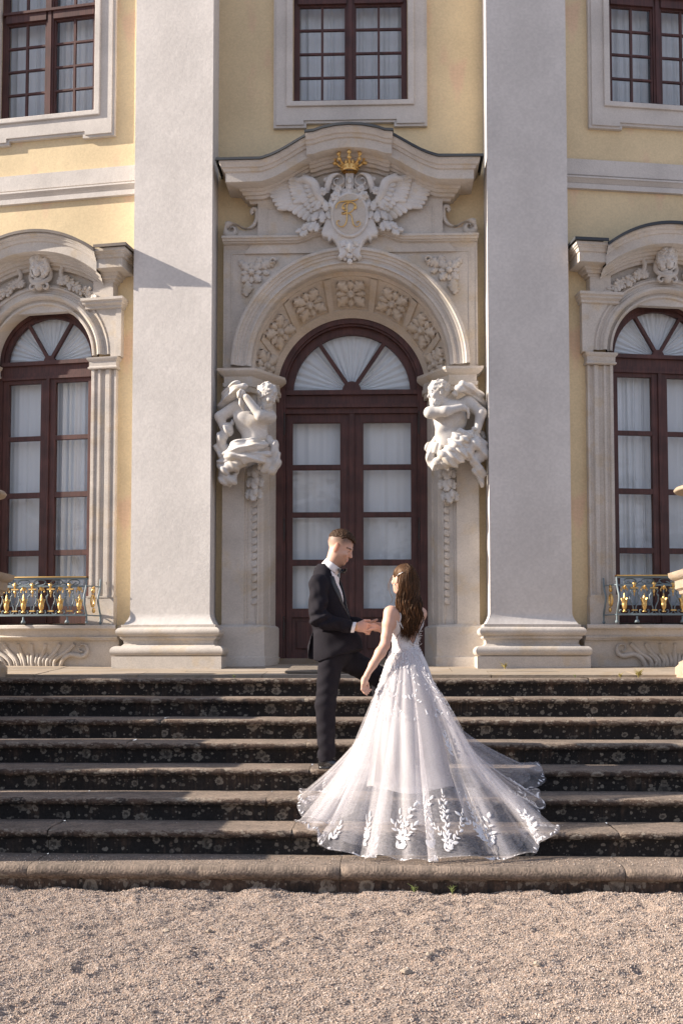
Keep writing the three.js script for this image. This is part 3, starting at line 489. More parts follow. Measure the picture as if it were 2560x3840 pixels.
// ---- wrought balcony rail with gilded balusters
const balcParts = {};
function balcony(f, where) {
  const b = bayGroup('balcony', f, 'blue grey wrought iron balcony rail with gilded balusters ' + where);
  const HW = 0.70, y0 = 1.945, y1 = 2.385;
  const zAt = (x) => 0.33 + 0.09 * Math.cos(clamp(x / HW, -1, 1) * Math.PI / 2);
  const follow = (y, r, g = 40) => tube(Array.from({ length: 17 }, (_, i) => { const x = lerp(-HW - 0.02, HW + 0.02, i / 16); return [x, y, zAt(x)]; }), r, g, 6);
  const flat = (y0_, y1_, t) => grid(32, 4, (a, q, i, j) => { const x = lerp(-HW - 0.02, HW + 0.02, a), k = [[-t, y0_], [t, y0_], [t, y1_], [-t, y1_], [-t, y0_]][j]; return [x, k[1], zAt(x) + k[0]]; }, 0.5);
  meshOf('handrail', [flat(2.392, 2.405, 0.035)], M.gold, b);
  meshOf('top_bar', [flat(2.372, 2.391, 0.026)], M.iron, b);
  meshOf('lower_bar', [flat(2.285, 2.305, 0.014)], M.iron, b);
  meshOf('foot_bar', [flat(1.965, 1.985, 0.018)], M.iron, b);
  const ov = [];
  for (let k = -3; k <= 3; k++) { const x = k * 0.19; ov.push(tube(spiral(x, 2.338, 1, 1, 0, 6.3, 0, 20).map(([a, c]) => [x + (a - x) * 0.07, 2.338 + (c - 2.338) * 0.03, zAt(x)]), 0.007, 22, 5)); }
  meshOf('oval_ring', ov, M.iron, b);
  // gilded leaf baluster and lyre baluster, built once
  balcParts.leafy ??= skewUV(join([lathe([[0.001, 0], [0.03, 0], [0.032, 0.012], [0.012, 0.018], [0.02, 0.03], [0.032, 0.05], [0.038, 0.085], [0.03, 0.12], [0.018, 0.14], [0.022, 0.16], [0.012, 0.185], [0.004, 0.215]], 10), ...[0, 1, 2, 3].map((k) => mv(leaf(0.07, 0.035, { curl: 0.4, bulge: 0.2, thick: 0.004, n: 6 }), { y: 0.085, x: 0.03 * Math.sin(k * 1.57 + 0.6), z: 0.03 * Math.cos(k * 1.57 + 0.6), ry: k * 1.57 + 0.6 })), ...[0, 1, 2, 3].map((k) => mv(leaf(0.055, 0.03, { curl: 0.5, bulge: 0.2, thick: 0.004, n: 6 }), { y: 0.24, x: 0.005 * Math.sin(k * 1.57), z: 0.005 * Math.cos(k * 1.57), ry: k * 1.57, rx: 0.2 })), ...[-1, 1].map((s) => tube([[s * 0.004, 0.285, 0], [s * 0.03, 0.262, 0], [s * 0.045, 0.24, 0], [s * 0.035, 0.228, 0]], 0.009, 8, 5)), ball(0, 0.275, 0, 0.02, 0.028, 0.02)]));
  balcParts.stem ??= skewUV(join([tube([[0, 0.2, 0], [0, 0.25, 0]], 0.008, 3, 6), ...[-1, 1].map((s) => tube([[s * 0.02, -0.03, 0], [s * 0.05, -0.02, 0], [s * 0.05, 0.015, 0], [s * 0.03, 0.01, 0]], 0.007, 10, 5))]));
  balcParts.lyre ??= skewUV(join([...[-1, 1].map((s) => tube([[s * 0.018, 0, 0], [s * 0.022, 0.04, 0], [s * 0.055, 0.10, 0], [s * 0.06, 0.15, 0], [s * 0.04, 0.185, 0], [s * 0.055, 0.215, 0], [s * 0.03, 0.235, 0]], 0.009, 20, 5)), ...[-1, 1].map((s) => tube([[s * 0.012, -0.01, 0], [s * 0.03, -0.03, 0], [s * 0.07, -0.035, 0], [s * 0.088, -0.02, 0]], 0.007, 10, 5)), ...[-1, 1].map((s) => tube([[s * 0.02, 0.25, 0], [s * 0.04, 0.29, 0], [s * 0.08, 0.312, 0], [s * 0.095, 0.312, 0]], 0.008, 10, 5)), ...[-1, 1].map((s) => ball(s * 0.058, 0.16, 0, 0.014))]));
  balcParts.lyreGold ??= skewUV(join([box(-0.03, 0.03, -0.006, 0.008, -0.014, 0.014), box(-0.042, 0.042, 0.236, 0.25, -0.016, 0.016), lathe([[0.001, 0.25], [0.016, 0.255], [0.02, 0.275], [0.03, 0.30], [0.012, 0.295], [0.008, 0.315], [0.001, 0.32]], 9), lathe([[0.001, 0.15], [0.008, 0.17], [0.004, 0.185], [0.014, 0.2], [0.018, 0.222], [0.001, 0.236]], 8)]));
  const put = (name, g, m, x, y) => { const q = place(new THREE.Mesh(g, m), name, b); q.position.set(x, y, zAt(x)); if (name === 'leaf_baluster') q.scale.set(0.8, 1, 0.8); else if (name === 'lyre_baluster') q.scale.set(0.82, 1, 1); q.castShadow = q.receiveShadow = true; };
  for (let k = -6; k <= 6; k++) { const x = k * 0.105; if (k % 2 === 0) { put('leaf_baluster', balcParts.leafy, M.gold, x, 2.0); put('baluster_stem', balcParts.stem, M.iron, x, 2.01); } else { put('lyre_baluster', balcParts.lyre, M.iron, x, 2.02); put('lyre_boss', balcParts.lyreGold, M.gold, x, 2.02); } }
  // swelling end panels
  for (const s of [-1, 1]) {
    const X = s * (HW + 0.06), sil = (dz) => [[X, 1.90, 0.19 + dz], [X, 1.98, 0.20 + dz], [X + s * 0.01, 2.06, 0.26 + dz], [X, 2.16, 0.27 + dz], [X, 2.27, 0.22 + dz], [X, 2.385, 0.2 + dz]];
    meshOf('end_panel', [tube(sil(0.13).map(([x, y, z]) => [x - s * 0.05, y, z]), 0.012, 18, 6), tube(sil(-0.09).map(([x, y, z]) => [x + s * 0.02, y, z]), 0.012, 18, 6), tube([[X - s * 0.05, 2.30, 0.35], [X + s * 0.02, 2.30, 0.13]], 0.008, 3, 5), tube([[X - s * 0.05, 1.975, 0.33], [X + s * 0.02, 1.975, 0.11]], 0.008, 3, 5), ball(X - s * 0.05, 1.895, 0.32, 0.02), ball(X + s * 0.02, 1.895, 0.1, 0.02)], M.iron, b);
    const ring = tube(spiral(0, 0, 1, 1, 0, 6.29, 0, 24).map(([a, c]) => [X - s * 0.012, 2.135 + c * 0.062, 0.245 + a * 0.045]), 0.013, 26, 6);
    meshOf('gilded_ring', [ring, ball(X - s * 0.012, 2.25, 0.24, 0.02, 0.03, 0.025), ball(X - s * 0.012, 2.03, 0.22, 0.018, 0.03, 0.025), ball(X - s * 0.012, 2.285, 0.23, 0.012, 0.02, 0.03)], M.gold, b);
  }
  meshOf('foot', [-0.5, 0, 0.5].map((x) => lathe([[0.001, 0.075], [0.012, 0.07], [0.01, 0.04], [0.024, 0.02], [0.028, 0], [0.001, 0]], 10).translate(x, 1.885, zAt(x))), M.iron, b);
}
sideBay(FRAMES.left, -1);
sideBay(FRAMES.right, 1);

// ---------------------------------------------------------------- the portal
const portal = group('portal', palace, 'carved stone portal with coffered arch');
const AC = 4.80;
{
  const z0 = ZC, za = -13.56;
  const archHole = arcPts(0, AC, 1.12, 0, Math.PI, 48);
  // spandrel wall above the imposts
  meshOf('spandrel_wall', prism([[1.44, 4.70], [1.44, 6.26], [-1.44, 6.26], [-1.44, 4.70], [-1.12, 4.70], ...[...archHole].reverse(), [1.12, 4.70]], z0 - 0.1, za), M.stone, portal);
  // raised border of the two spandrel panels
  for (const s of [-1, 1]) {
    const q = arcPts(0, AC, 1.40, 0.33, 1.28, 14).map(([x, y]) => [s * x, y]);
    const out = [[s * 1.36, 5.22], [s * 1.36, 6.12], [s * 0.40, 6.12]], R = (r, a0, a1) => arcPts(0, AC, r, a0, a1, 16).map(([x, y]) => [s * x, y]);
    meshOf('panel_fillet', [box(s * 1.34, s * 1.355, 5.2, 6.12, za, za + 0.008), box(s * 0.42, s * 1.34, 6.105, 6.12, za, za + 0.008), box(s * 1.42, s * 1.44, 4.8, 6.2, za, za + 0.012)], M.stone, portal);
    const o = [];
    const cx = s * 1.12, cy = 5.88;
    o.push(mv(rosetteGeo.clone(), { x: cx, y: cy, z: za + 0.012, s: 0.72 }));
    for (const [dx, dy, a, l] of [[-0.16, 0.1, 1.05, 1.3], [-0.25, 0.14, 1.25, 1.1], [-0.10, 0.15, 0.5, 0.9], [0.1, -0.16, 2.9, 1.3], [0.12, -0.25, 3.0, 1.1], [0.15, -0.1, 2.4, 0.9], [0.12, 0.12, -0.8, 0.9], [-0.1, -0.08, 2.0, 0.6], [-0.2, 0.03, 1.9, 0.8], [0.02, -0.2, 3.6, 0.8]]) o.push(mv(acanthus, { x: cx - s * -dx * 0.6, y: cy + dy * 0.6, z: za + 0.005, rz: s > 0 ? a : -a, s: l * 0.75 }));
    o.push(tube(spiral(cx - s * 0.24, cy + 0.13, 0.04, 0.012, 0, 6, za + 0.03, 14), 0.018, 16, 6), ball(cx, cy, za + 0.05, 0.035));
    meshOf('spandrel_leafwork', o, M.stone, portal);
  }
  // archivolt and splayed coffered soffit
  meshOf('archivolt', archSweep([[1.345, -0.14], [1.345, 0.10], [1.33, 0.115], [1.305, 0.115], [1.295, 0.09], [1.27, 0.085], [1.265, 0.07], [1.235, 0.07], [1.225, 0.055], [1.20, 0.05], [1.185, 0.07], [1.165, 0.075], [1.155, 0.045], [1.13, 0.035], [1.12, 0.02], [1.12, -0.12]], 0, AC, za, 0, Math.PI, 80), M.stone, portal);
  const RA = 1.12, RB = 0.885, CB = 4.63, ZA = za - 0.1, ZB = -14.10;
  const so = (t, v, lift = 0) => { const r = lerp(RA, RB, v) - lift * 0.9, c = lerp(AC, CB, v); return [r * Math.cos(t), c + r * Math.sin(t), lerp(ZA, ZB, v) + lift * 0.42]; };
  meshOf('soffit', [grid(72, 6, (a, b) => so(lerp(-0.02, Math.PI + 0.02, a), b))], M.soffit, portal);
  const edges = [0, 21.5, 47.5, 75.5, 104.5, 132.5, 158.5, 180];
  meshOf('soffit_border', grid(72, 2, (a, b, i, j) => so(Math.PI * a, [0.0, 0.05, 0.10][j], [0.0, 0.018, 0.0][j]), 0.3), M.soffit, portal);
  meshOf('soffit_border', [grid(72, 3, (a, b, i, j) => so(Math.PI * a, [0.80, 0.81, 0.99, 1.0][j], [0.0, 0.02, 0.02, 0.0][j]), 0.3)], M.soffit, portal);
  for (const e of edges.slice(1, -1)) meshOf('soffit_rib', grid(3, 6, (a, b, i) => so((e + [-2.2, -2.1, 2.1, 2.2][i]) * D2R, lerp(0.09, 0.81, b), [0, 0.018, 0.018, 0][i]), 0.3), M.soffit, portal);
  for (const a of [9, 34, 61, 90, 119, 146, 171]) {
    const t = a * D2R, q = place(new THREE.Mesh(rosetteGeo, M.soffit), 'rosette', portal); q.castShadow = q.receiveShadow = true;
    const c = V(...so(t, 0.45, 0.012)), du = V(-Math.sin(t), Math.cos(t), 0), dv = V(...so(t, 0.6)).sub(V(...so(t, 0.3))).normalize(), n = du.clone().cross(dv).normalize();
    q.matrixAutoUpdate = true; q.position.copy(c); q.quaternion.setFromRotationMatrix(new THREE.Matrix4().makeBasis(du, n.clone().cross(du), n)); q.scale.set(1.02, 1.02, 1.3);
  }
  // jambs, bases and imposts
  for (const s of [-1, 1]) {
    const plan = [[1.44, z0 - 0.05], [1.44, -13.55], [1.19, -13.55], [1.185, -13.575], [1.165, -13.575], [1.155, -13.60], [1.06, -13.625], [1.05, -13.61], [1.03, -13.62], [1.02, -13.65], [0.985, -13.68], [0.94, -13.86], [0.925, -13.86], [0.885, -14.10]].map(([x, z]) => [s * x, z]);
    const side = -s;
    meshOf('jamb', planSweep(plan, [[0, 1.86], [0, 4.56]]), M.stone, portal);
    const bp = [[1.44, z0 - 0.05], [1.44, -13.55], [1.17, -13.55], [1.0, -13.62], [0.90, -13.98], [0.885, -14.10]].map(([x, z]) => [s * x, z]);
    const pf = [[0.0, 1.875], [0.03, 1.862], [0.042, 1.845], [0.042, 1.515], [0.056, 1.51], [0.056, LAND - 0.02]].map(([o, y]) => [-s * o, y]);
    meshOf('jamb_base', planSweep(bp, pf), M.stone, portal);
    const ip = [[1.40, z0 - 0.05], [1.40, -13.52], [1.12, -13.52], [0.86, -13.95], [0.86, -14.10]].map(([x, z]) => [s * x, z]);
    const im = [[0.0, 4.50], [0.012, 4.52], [0.012, 4.555], [0.03, 4.56], [0.035, 4.60], [0.02, 4.605], [0.022, 4.675], [0.04, 4.685], [0.06, 4.70], [0.09, 4.73], [0.095, 4.757], [-0.02, 4.765]].map(([o, y]) => [-s * o, y]);
    meshOf('impost', [planSweep(ip, im), prism([[1.40, -13.7], [1.40, -13.53], [1.125, -13.53], [0.87, -13.95], [0.87, -14.09], [1.3, -14.09]].map(([x, z]) => [s * x, -z]), 4.51, 4.763).rotateX(-Math.PI / 2)], M.stone, portal);
    // carved strip with scale pattern on the jamb
    const dz = [];
    for (let k = 0; k < 16; k++) dz.push(mv(leaf(0.085, 0.075, { bulge: 0.14, thick: 0.006, n: 6 }), { x: s * 1.105, y: 2.10 + k * 0.085, z: -13.606, ry: s * 0.25, rz: s * 0.5 }));
    dz.push(mv(box(-0.006, 0.006, 1.95, 4.3, -0.004, 0.008), { x: s * 1.15, z: -13.60 }), mv(box(-0.006, 0.006, 1.95, 4.3, -0.004, 0.008), { x: s * 1.062, z: -13.622 }));
    meshOf('jamb_scales', dz, M.stone, portal);
  }
  // ledge over the arch, lifted in the middle
  const led = [[-1.42, 6.275], [-0.60, 6.275], [-0.50, 6.30], [-0.40, 6.345], [-0.26, 6.37], [0, 6.39], [0.26, 6.37], [0.40, 6.345], [0.50, 6.30], [0.60, 6.275], [1.42, 6.275]];
  meshOf('ledge', reliefSweep(led, [[-0.1, -0.03], [0.105, -0.012], [0.112, -0.005], [0.112, 0.018], [0.095, 0.026], [0.088, 0.046], [0.065, 0.05], [0.065, 0.065], [0.02, 0.075], [0, 0.12]], { z: za - 0.0, endOut: 0.3 }), M.stone, portal);
  meshOf('ledge_wall', prism([[-1.2, 6.1], [1.2, 6.1], [1.05, 6.30], [1.05, 6.80], [0.45, 7.05], [-0.45, 7.05], [-1.05, 6.80], [-1.05, 6.30]], z0 - 0.05, za + 0.03), M.stone, portal);
  meshOf('tympanum_fillet', [box(-0.95, -0.935, 6.32, 6.62, za + 0.03, za + 0.037), box(0.935, 0.95, 6.32, 6.62, za + 0.03, za + 0.037), mv(box(-0.25, 0.25, -0.006, 0.006, 0, 0.007), { x: -0.69, y: 6.62, z: za + 0.03 }), mv(box(-0.25, 0.25, -0.006, 0.006, 0, 0.007), { x: 0.69, y: 6.62, z: za + 0.03 })], M.stone, portal);
  // side volutes
  for (const s of [-1, 1]) {
    const pts = [...spiral(s * 1.36, 6.385, 0.025, 0.085, s > 0 ? -5 : Math.PI + 5, s > 0 ? 1.6 : Math.PI - 1.6, za, 22), [s * 1.27, 6.44, za], [s * 1.19, 6.40, za], [s * 1.12, 6.42, za], [s * 1.065, 6.50, za], [s * 1.06, 6.58, za], [s * 1.075, 6.625, za], [s * 1.11, 6.63, za], [s * 1.125, 6.595, za], [s * 1.105, 6.575, za]];
    meshOf('volute', [tube(pts.map(([x, y, z]) => [x, y, z - 0.01]), (t) => 0.022 + 0.022 * Math.sin(Math.PI * clamp(t)), 70, 8), prism(arcPts(s * 1.36, 6.385, 0.085, 0, Math.PI * 2, 20), z0, za - 0.02), prism([[s * 1.02, 6.30], [s * 1.36, 6.30], [s * 1.30, 6.40], [s * 1.19, 6.385], [s * 1.10, 6.42], [s * 1.06, 6.52], [s * 1.02, 6.6]], z0, za - 0.025)], M.stone, portal);
  }
}

// ---- the swept pediment
{
  const p = group('pediment', palace, 'swept stone pediment with dark lead flashing');
  const base = [[0, 7.415], [0.15, 7.405], [0.30, 7.375], [0.43, 7.33], [0.51, 7.293], [0.60, 7.24], [0.70, 7.18], [0.80, 7.125], [0.88, 7.09], [0.97, 7.06], [1.08, 7.04], [1.2, 7.032], [1.42, 7.027]];
  const curve = (x) => { const a = Math.abs(x); for (let i = 1; i < base.length; i++) if (a <= base[i][0]) return lerp(base[i - 1][1], base[i][1], (a - base[i - 1][0]) / (base[i][0] - base[i - 1][0])); return 7.027; };
  const line = (a, b, n) => Array.from({ length: n + 1 }, (_, i) => { const x = lerp(a, b, i / n); return [x, curve(x)]; });
  const prof = [[0.50, 0], [0.50, 0.03], [0.485, 0.045], [0.475, 0.075], [0.455, 0.082], [0.445, 0.115], [0.425, 0.12], [0.425, 0.225], [0.41, 0.23], [0.27, 0.24], [0.255, 0.265], [0.235, 0.27], [0.225, 0.30], [0.20, 0.305], [0.19, 0.335], [0.15, 0.34], [0.14, 0.37], [0.08, 0.375], [0.07, 0.40], [0.03, 0.405]];
  const zb = ZC + 0.02;
  const fl = [[-0.02, -0.05], [0.4, -0.03], [0.515, -0.022], [0.522, 0.008], [0.505, 0.01]];
  const bump = (q, k) => q.map(([o, d]) => [o + k, d]);
  for (const s of [-1, 1]) {
    const L = s < 0 ? line(-1.02, -0.43, 24) : line(0.43, 1.02, 24);
    meshOf('cornice_wing', reliefSweep(L, prof, { z: zb, capL: s < 0, capR: s > 0, endOut: 0.86 }), M.stone, p);
    meshOf('lead_flashing', reliefSweep(s < 0 ? line(-1.02, -0.43, 24) : line(0.43, 1.02, 24), fl, { z: zb, capL: s < 0, capR: s > 0, endOut: 0.9 }), M.lead, p);
  }
  meshOf('cornice_crown', reliefSweep(line(-0.42, 0.42, 32), bump(prof, 0.045), { z: zb, endOut: 0.12 }), M.stone, p);
  meshOf('lead_flashing', reliefSweep(line(-0.42, 0.42, 32), bump(fl, 0.045), { z: zb, endOut: 0.13 }), M.lead, p);
}

// ---------------------------------------------------------------- coat of arms
{
  const a = group('coat_of_arms', palace, 'white carved winged cartouche with gold crown and monogram');
  const z = -13.50;
  const half = [[0, 6.80], [0.10, 6.81], [0.21, 6.74], [0.255, 6.62], [0.265, 6.50], [0.30, 6.36], [0.325, 6.30], [0.30, 6.245], [0.25, 6.235], [0.235, 6.19], [0.20, 6.22], [0.165, 6.19], [0.13, 6.12], [0.115, 6.06], [0.135, 6.02], [0.10, 5.985], [0.045, 6.02], [0, 6.035]];
  const outline = [...half, ...half.slice(1, -1).reverse().map(([x, y]) => [-x, y])];
  const c = group('cartouche', a);
  const card = prism(outline, z - 0.1, z + 0.09, [], 0.03);
  meshOf('shield', card, M.arms, a);
  meshOf('shield_rim', [tube(spiral(0, 6.485, 1, 1, 0, 6.2832, 0, 40).map(([x, y]) => [x * 0.197, 6.485 + (y - 6.485) * 0.245, z + 0.10]), 0.02, 48, 7)], M.arms, a);
  a.remove(c);
  meshOf('monogram_disc', grid(40, 6, (u, v) => { const t = u * Math.PI * 2; return [0.185 * v * Math.cos(t), 6.485 + 0.232 * v * Math.sin(t), z + 0.112 + 0.02 * (1 - v * v)]; }), M.stone, a);
  // gilded interlaced F and R
  const G = (l, r = 0.0075) => tube(l.map(([x, y]) => [(x - 790) * 0.001258, 6.486 - (y - 690) * 0.001275, z + 0.137]), r, 40, 6);
  meshOf('monogram', [
    G([[672, 640], [672, 615], [700, 585], [760, 576], [830, 572], [868, 560]]), G([[745, 650], [725, 640], [735, 610], [770, 588], [815, 590], [845, 610], [850, 640], [835, 650]]),
    G([[770, 700], [765, 650], [768, 610], [790, 588], [825, 595], [835, 625], [820, 660], [790, 680], [750, 690], [720, 690], [722, 678], [760, 682], [800, 695], [812, 720], [818, 760], [830, 795], [855, 808], [880, 795], [888, 770], [870, 760], [852, 770]]),
    G([[768, 690], [766, 740], [752, 785], [725, 805], [695, 800], [676, 775], [682, 752], [700, 755]]), G([[740, 660], [760, 662], [775, 655]]), ball((740 - 790) * 0.00126, 6.55, z + 0.137, 0.014, 0.02, 0.012), ball((842 - 790) * 0.00126, 6.555, z + 0.137, 0.012, 0.02, 0.012),
  ], M.gold, a, 'gilded interlaced letters F and R');
  // scrolls above the shield
  for (const s of [-1, 1]) meshOf('top_scroll', [tube(spiral(s * 0.135, 6.875, 0.02, 0.095, s > 0 ? 8.2 : Math.PI - 8.2, s > 0 ? 0.1 : Math.PI - 0.1, z + 0.10, 30).concat([[s * 0.25, 6.82, z + 0.08], [s * 0.265, 6.76, z + 0.06]]), (t) => 0.018 + 0.02 * t, 46, 8), prism(arcPts(s * 0.14, 6.875, 0.1, 0, 6.2832, 20), z - 0.05, z + 0.07), ball(s * 0.265, 6.905, z + 0.07, 0.035, 0.03, 0.03)], M.arms, a);
  meshOf('palmette', [box(-0.045, 0.045, 6.78, 6.97, z - 0.02, z + 0.09), ...[0, 1, 2].map((k) => mv(leaf(0.09, 0.07, { bulge: 0.4, curl: 0.2 }), { y: 6.93 - k * 0.065, z: z + 0.095, rz: Math.PI, rx: 0.0 }))], M.arms, a);
  meshOf('shield_tongue', [mv(acanthus, { y: 6.19, z: z + 0.09, rz: Math.PI, s: 0.9 }), mv(acanthus, { x: -0.05, y: 6.2, z: z + 0.085, rz: Math.PI - 0.5, s: 0.6 }), mv(acanthus, { x: 0.05, y: 6.2, z: z + 0.085, rz: Math.PI + 0.5, s: 0.6 }), ball(0, 6.03, z + 0.06, 0.04, 0.035, 0.04), ball(0, 5.965, z + 0.05, 0.032, 0.038, 0.04), ball(-0.05, 6.0, z + 0.04, 0.025), ball(0.05, 6.0, z + 0.04, 0.025)], M.arms, a);
  for (const s of [-1, 1]) {
    for (const [x, y, r] of [[0.155, 6.70, 0.06], [0.13, 6.78, 0.045], [0.30, 6.755, 0.05], [0.37, 6.765, 0.05]]) meshOf('carved_flower', flower(s * x, y, z + 0.12, r, 6, 0.3), M.arms, a);
    for (const [x, y, k, l] of [[0.28, 6.66, 0.15, 1], [0.33, 6.66, -0.35, 0.9], [0.23, 6.65, 0.5, 0.8], [0.30, 6.53, -0.1, 1], [0.36, 6.53, -0.5, 0.95], [0.26, 6.54, 0.4, 0.8], [0.38, 6.42, -0.6, 1.05], [0.44, 6.40, -0.9, 0.95], [0.36, 6.40, -0.2, 0.8], [0.47, 6.33, -0.8, 0.9], [0.52, 6.33, -1.2, 0.7]]) meshOf('carved_leaf', mv(oakLeaf, { x: s * x, y, z: z + 0.09, rz: Math.PI - s * k, rx: 0, s: l * 0.95 }), M.arms, a);
    // wing: rows of feathers fanning from the shoulder
    const o = [];
    const F = (x, y, ang, len, w, lift) => o.push(mv(leaf(len, w, { bulge: 0.32, rib: 0.25, thick: 0.012, pow: 0.42, n: 8, bend: 0.0 }), { x: s * x, y, z: z + lift, rz: -s * ang }));
    for (let k = 0; k < 7; k++) { const t = k / 6; F(lerp(0.56, 0.50, t), lerp(6.84, 6.66, t), lerp(1.42, 1.78, t), lerp(0.41, 0.33, t), 0.085, 0.03); }
    for (let k = 0; k < 8; k++) { const t = k / 7; F(lerp(0.52, 0.30, t), lerp(6.72, 6.52, t), lerp(1.95, 2.7, t), lerp(0.26, 0.15, t), 0.09, 0.035); }
    for (let k = 0; k < 7; k++) { const t = k / 6; F(lerp(0.50, 0.44, t), lerp(6.88, 6.72, t), lerp(1.3, 1.9, t), 0.21, 0.08, 0.06); }
    for (let k = 0; k < 8; k++) { const t = k / 7; F(lerp(0.45, 0.28, t), lerp(6.76, 6.60, t), lerp(1.7, 2.6, t), 0.16, 0.075, 0.065); }
    for (let k = 0; k < 8; k++) { const t = k / 7; F(lerp(0.44, 0.33, t), lerp(6.90, 6.62, t), lerp(1.1, 2.4, t), 0.11, 0.06, 0.09); }
    o.push(tube([[s * 0.60, 6.90, z + 0.06], [s * 0.50, 6.905, z + 0.09], [s * 0.41, 6.86, z + 0.1], [s * 0.37, 6.75, z + 0.09], [s * 0.32, 6.66, z + 0.07], [s * 0.26, 6.58, z + 0.05]], (t) => 0.032 + 0.02 * Math.sin(Math.PI * t), 26, 8));
    o.push(ball(s * 0.45, 6.80, z + 0.03, 0.1, 0.1, 0.06), ball(s * 0.38, 6.66, z + 0.03, 0.1, 0.1, 0.06));
    meshOf('wing', o, M.arms, a);
  }
  // crown
  const k = group('crown', a, 'gilded royal crown with pearls and cross');
  const zc = z + 0.09, yb = 6.985;
  meshOf('circlet', [lathe([[0.088, 0], [0.098, 0.008], [0.092, 0.02], [0.098, 0.05], [0.102, 0.062], [0.094, 0.07], [0.08, 0.06]], 28).translate(0, yb, zc), ...Array.from({ length: 12 }, (_, i) => { const t = i * Math.PI / 6; return ball(0.098 * Math.cos(t), yb + 0.035, zc + 0.098 * Math.sin(t), 0.014, 0.012, 0.01, 6, 5); })], M.gold, k);
  for (let i = 0; i < 8; i++) {
    const t = i * Math.PI / 4, C = Math.cos(t), S = Math.sin(t);
    meshOf('crown_arch', [tube([[0.10 * C, yb + 0.06, zc + 0.10 * S], [0.155 * C, yb + 0.115, zc + 0.155 * S], [0.15 * C, yb + 0.185, zc + 0.15 * S], [0.08 * C, yb + 0.235, zc + 0.08 * S], [0.01 * C, yb + 0.205, zc + 0.01 * S]], 0.014, 18, 6), ...[[0.15, 0.105, 0.026], [0.158, 0.16, 0.024], [0.125, 0.215, 0.02], [0.07, 0.24, 0.017]].map(([r, y, q]) => ball(r * C * 1.06, yb + y, zc + r * S * 1.06, q, q, q, 8, 6)), mv(leaf(0.05, 0.045, { lobes: 2, bulge: 0.3, thick: 0.005, n: 6 }), { x: 0.1 * Math.cos(t + 0.39), y: yb + 0.06, z: zc + 0.1 * Math.sin(t + 0.39), ry: Math.PI / 2 - t - 0.39 })], M.gold, k);
  }
  meshOf('orb', [ball(0, yb + 0.245, zc, 0.032), new THREE.TorusGeometry(0.032, 0.006, 5, 14).rotateX(Math.PI / 2).translate(0, yb + 0.245, zc), box(-0.007, 0.007, yb + 0.27, yb + 0.335, zc - 0.005, zc + 0.005), box(-0.024, 0.024, yb + 0.297, yb + 0.312, zc - 0.0045, zc + 0.0045), ball(-0.024, yb + 0.3045, zc, 0.009, 0.009, 0.006), ball(0.024, yb + 0.3045, zc, 0.009, 0.009, 0.006)], M.gold, k);
  meshOf('pearl_drop', [[-0.17, 7.085], [0.18, 7.085]].map(([x, y]) => ball(x, y, zc, 0.021)), M.gold, k);
}

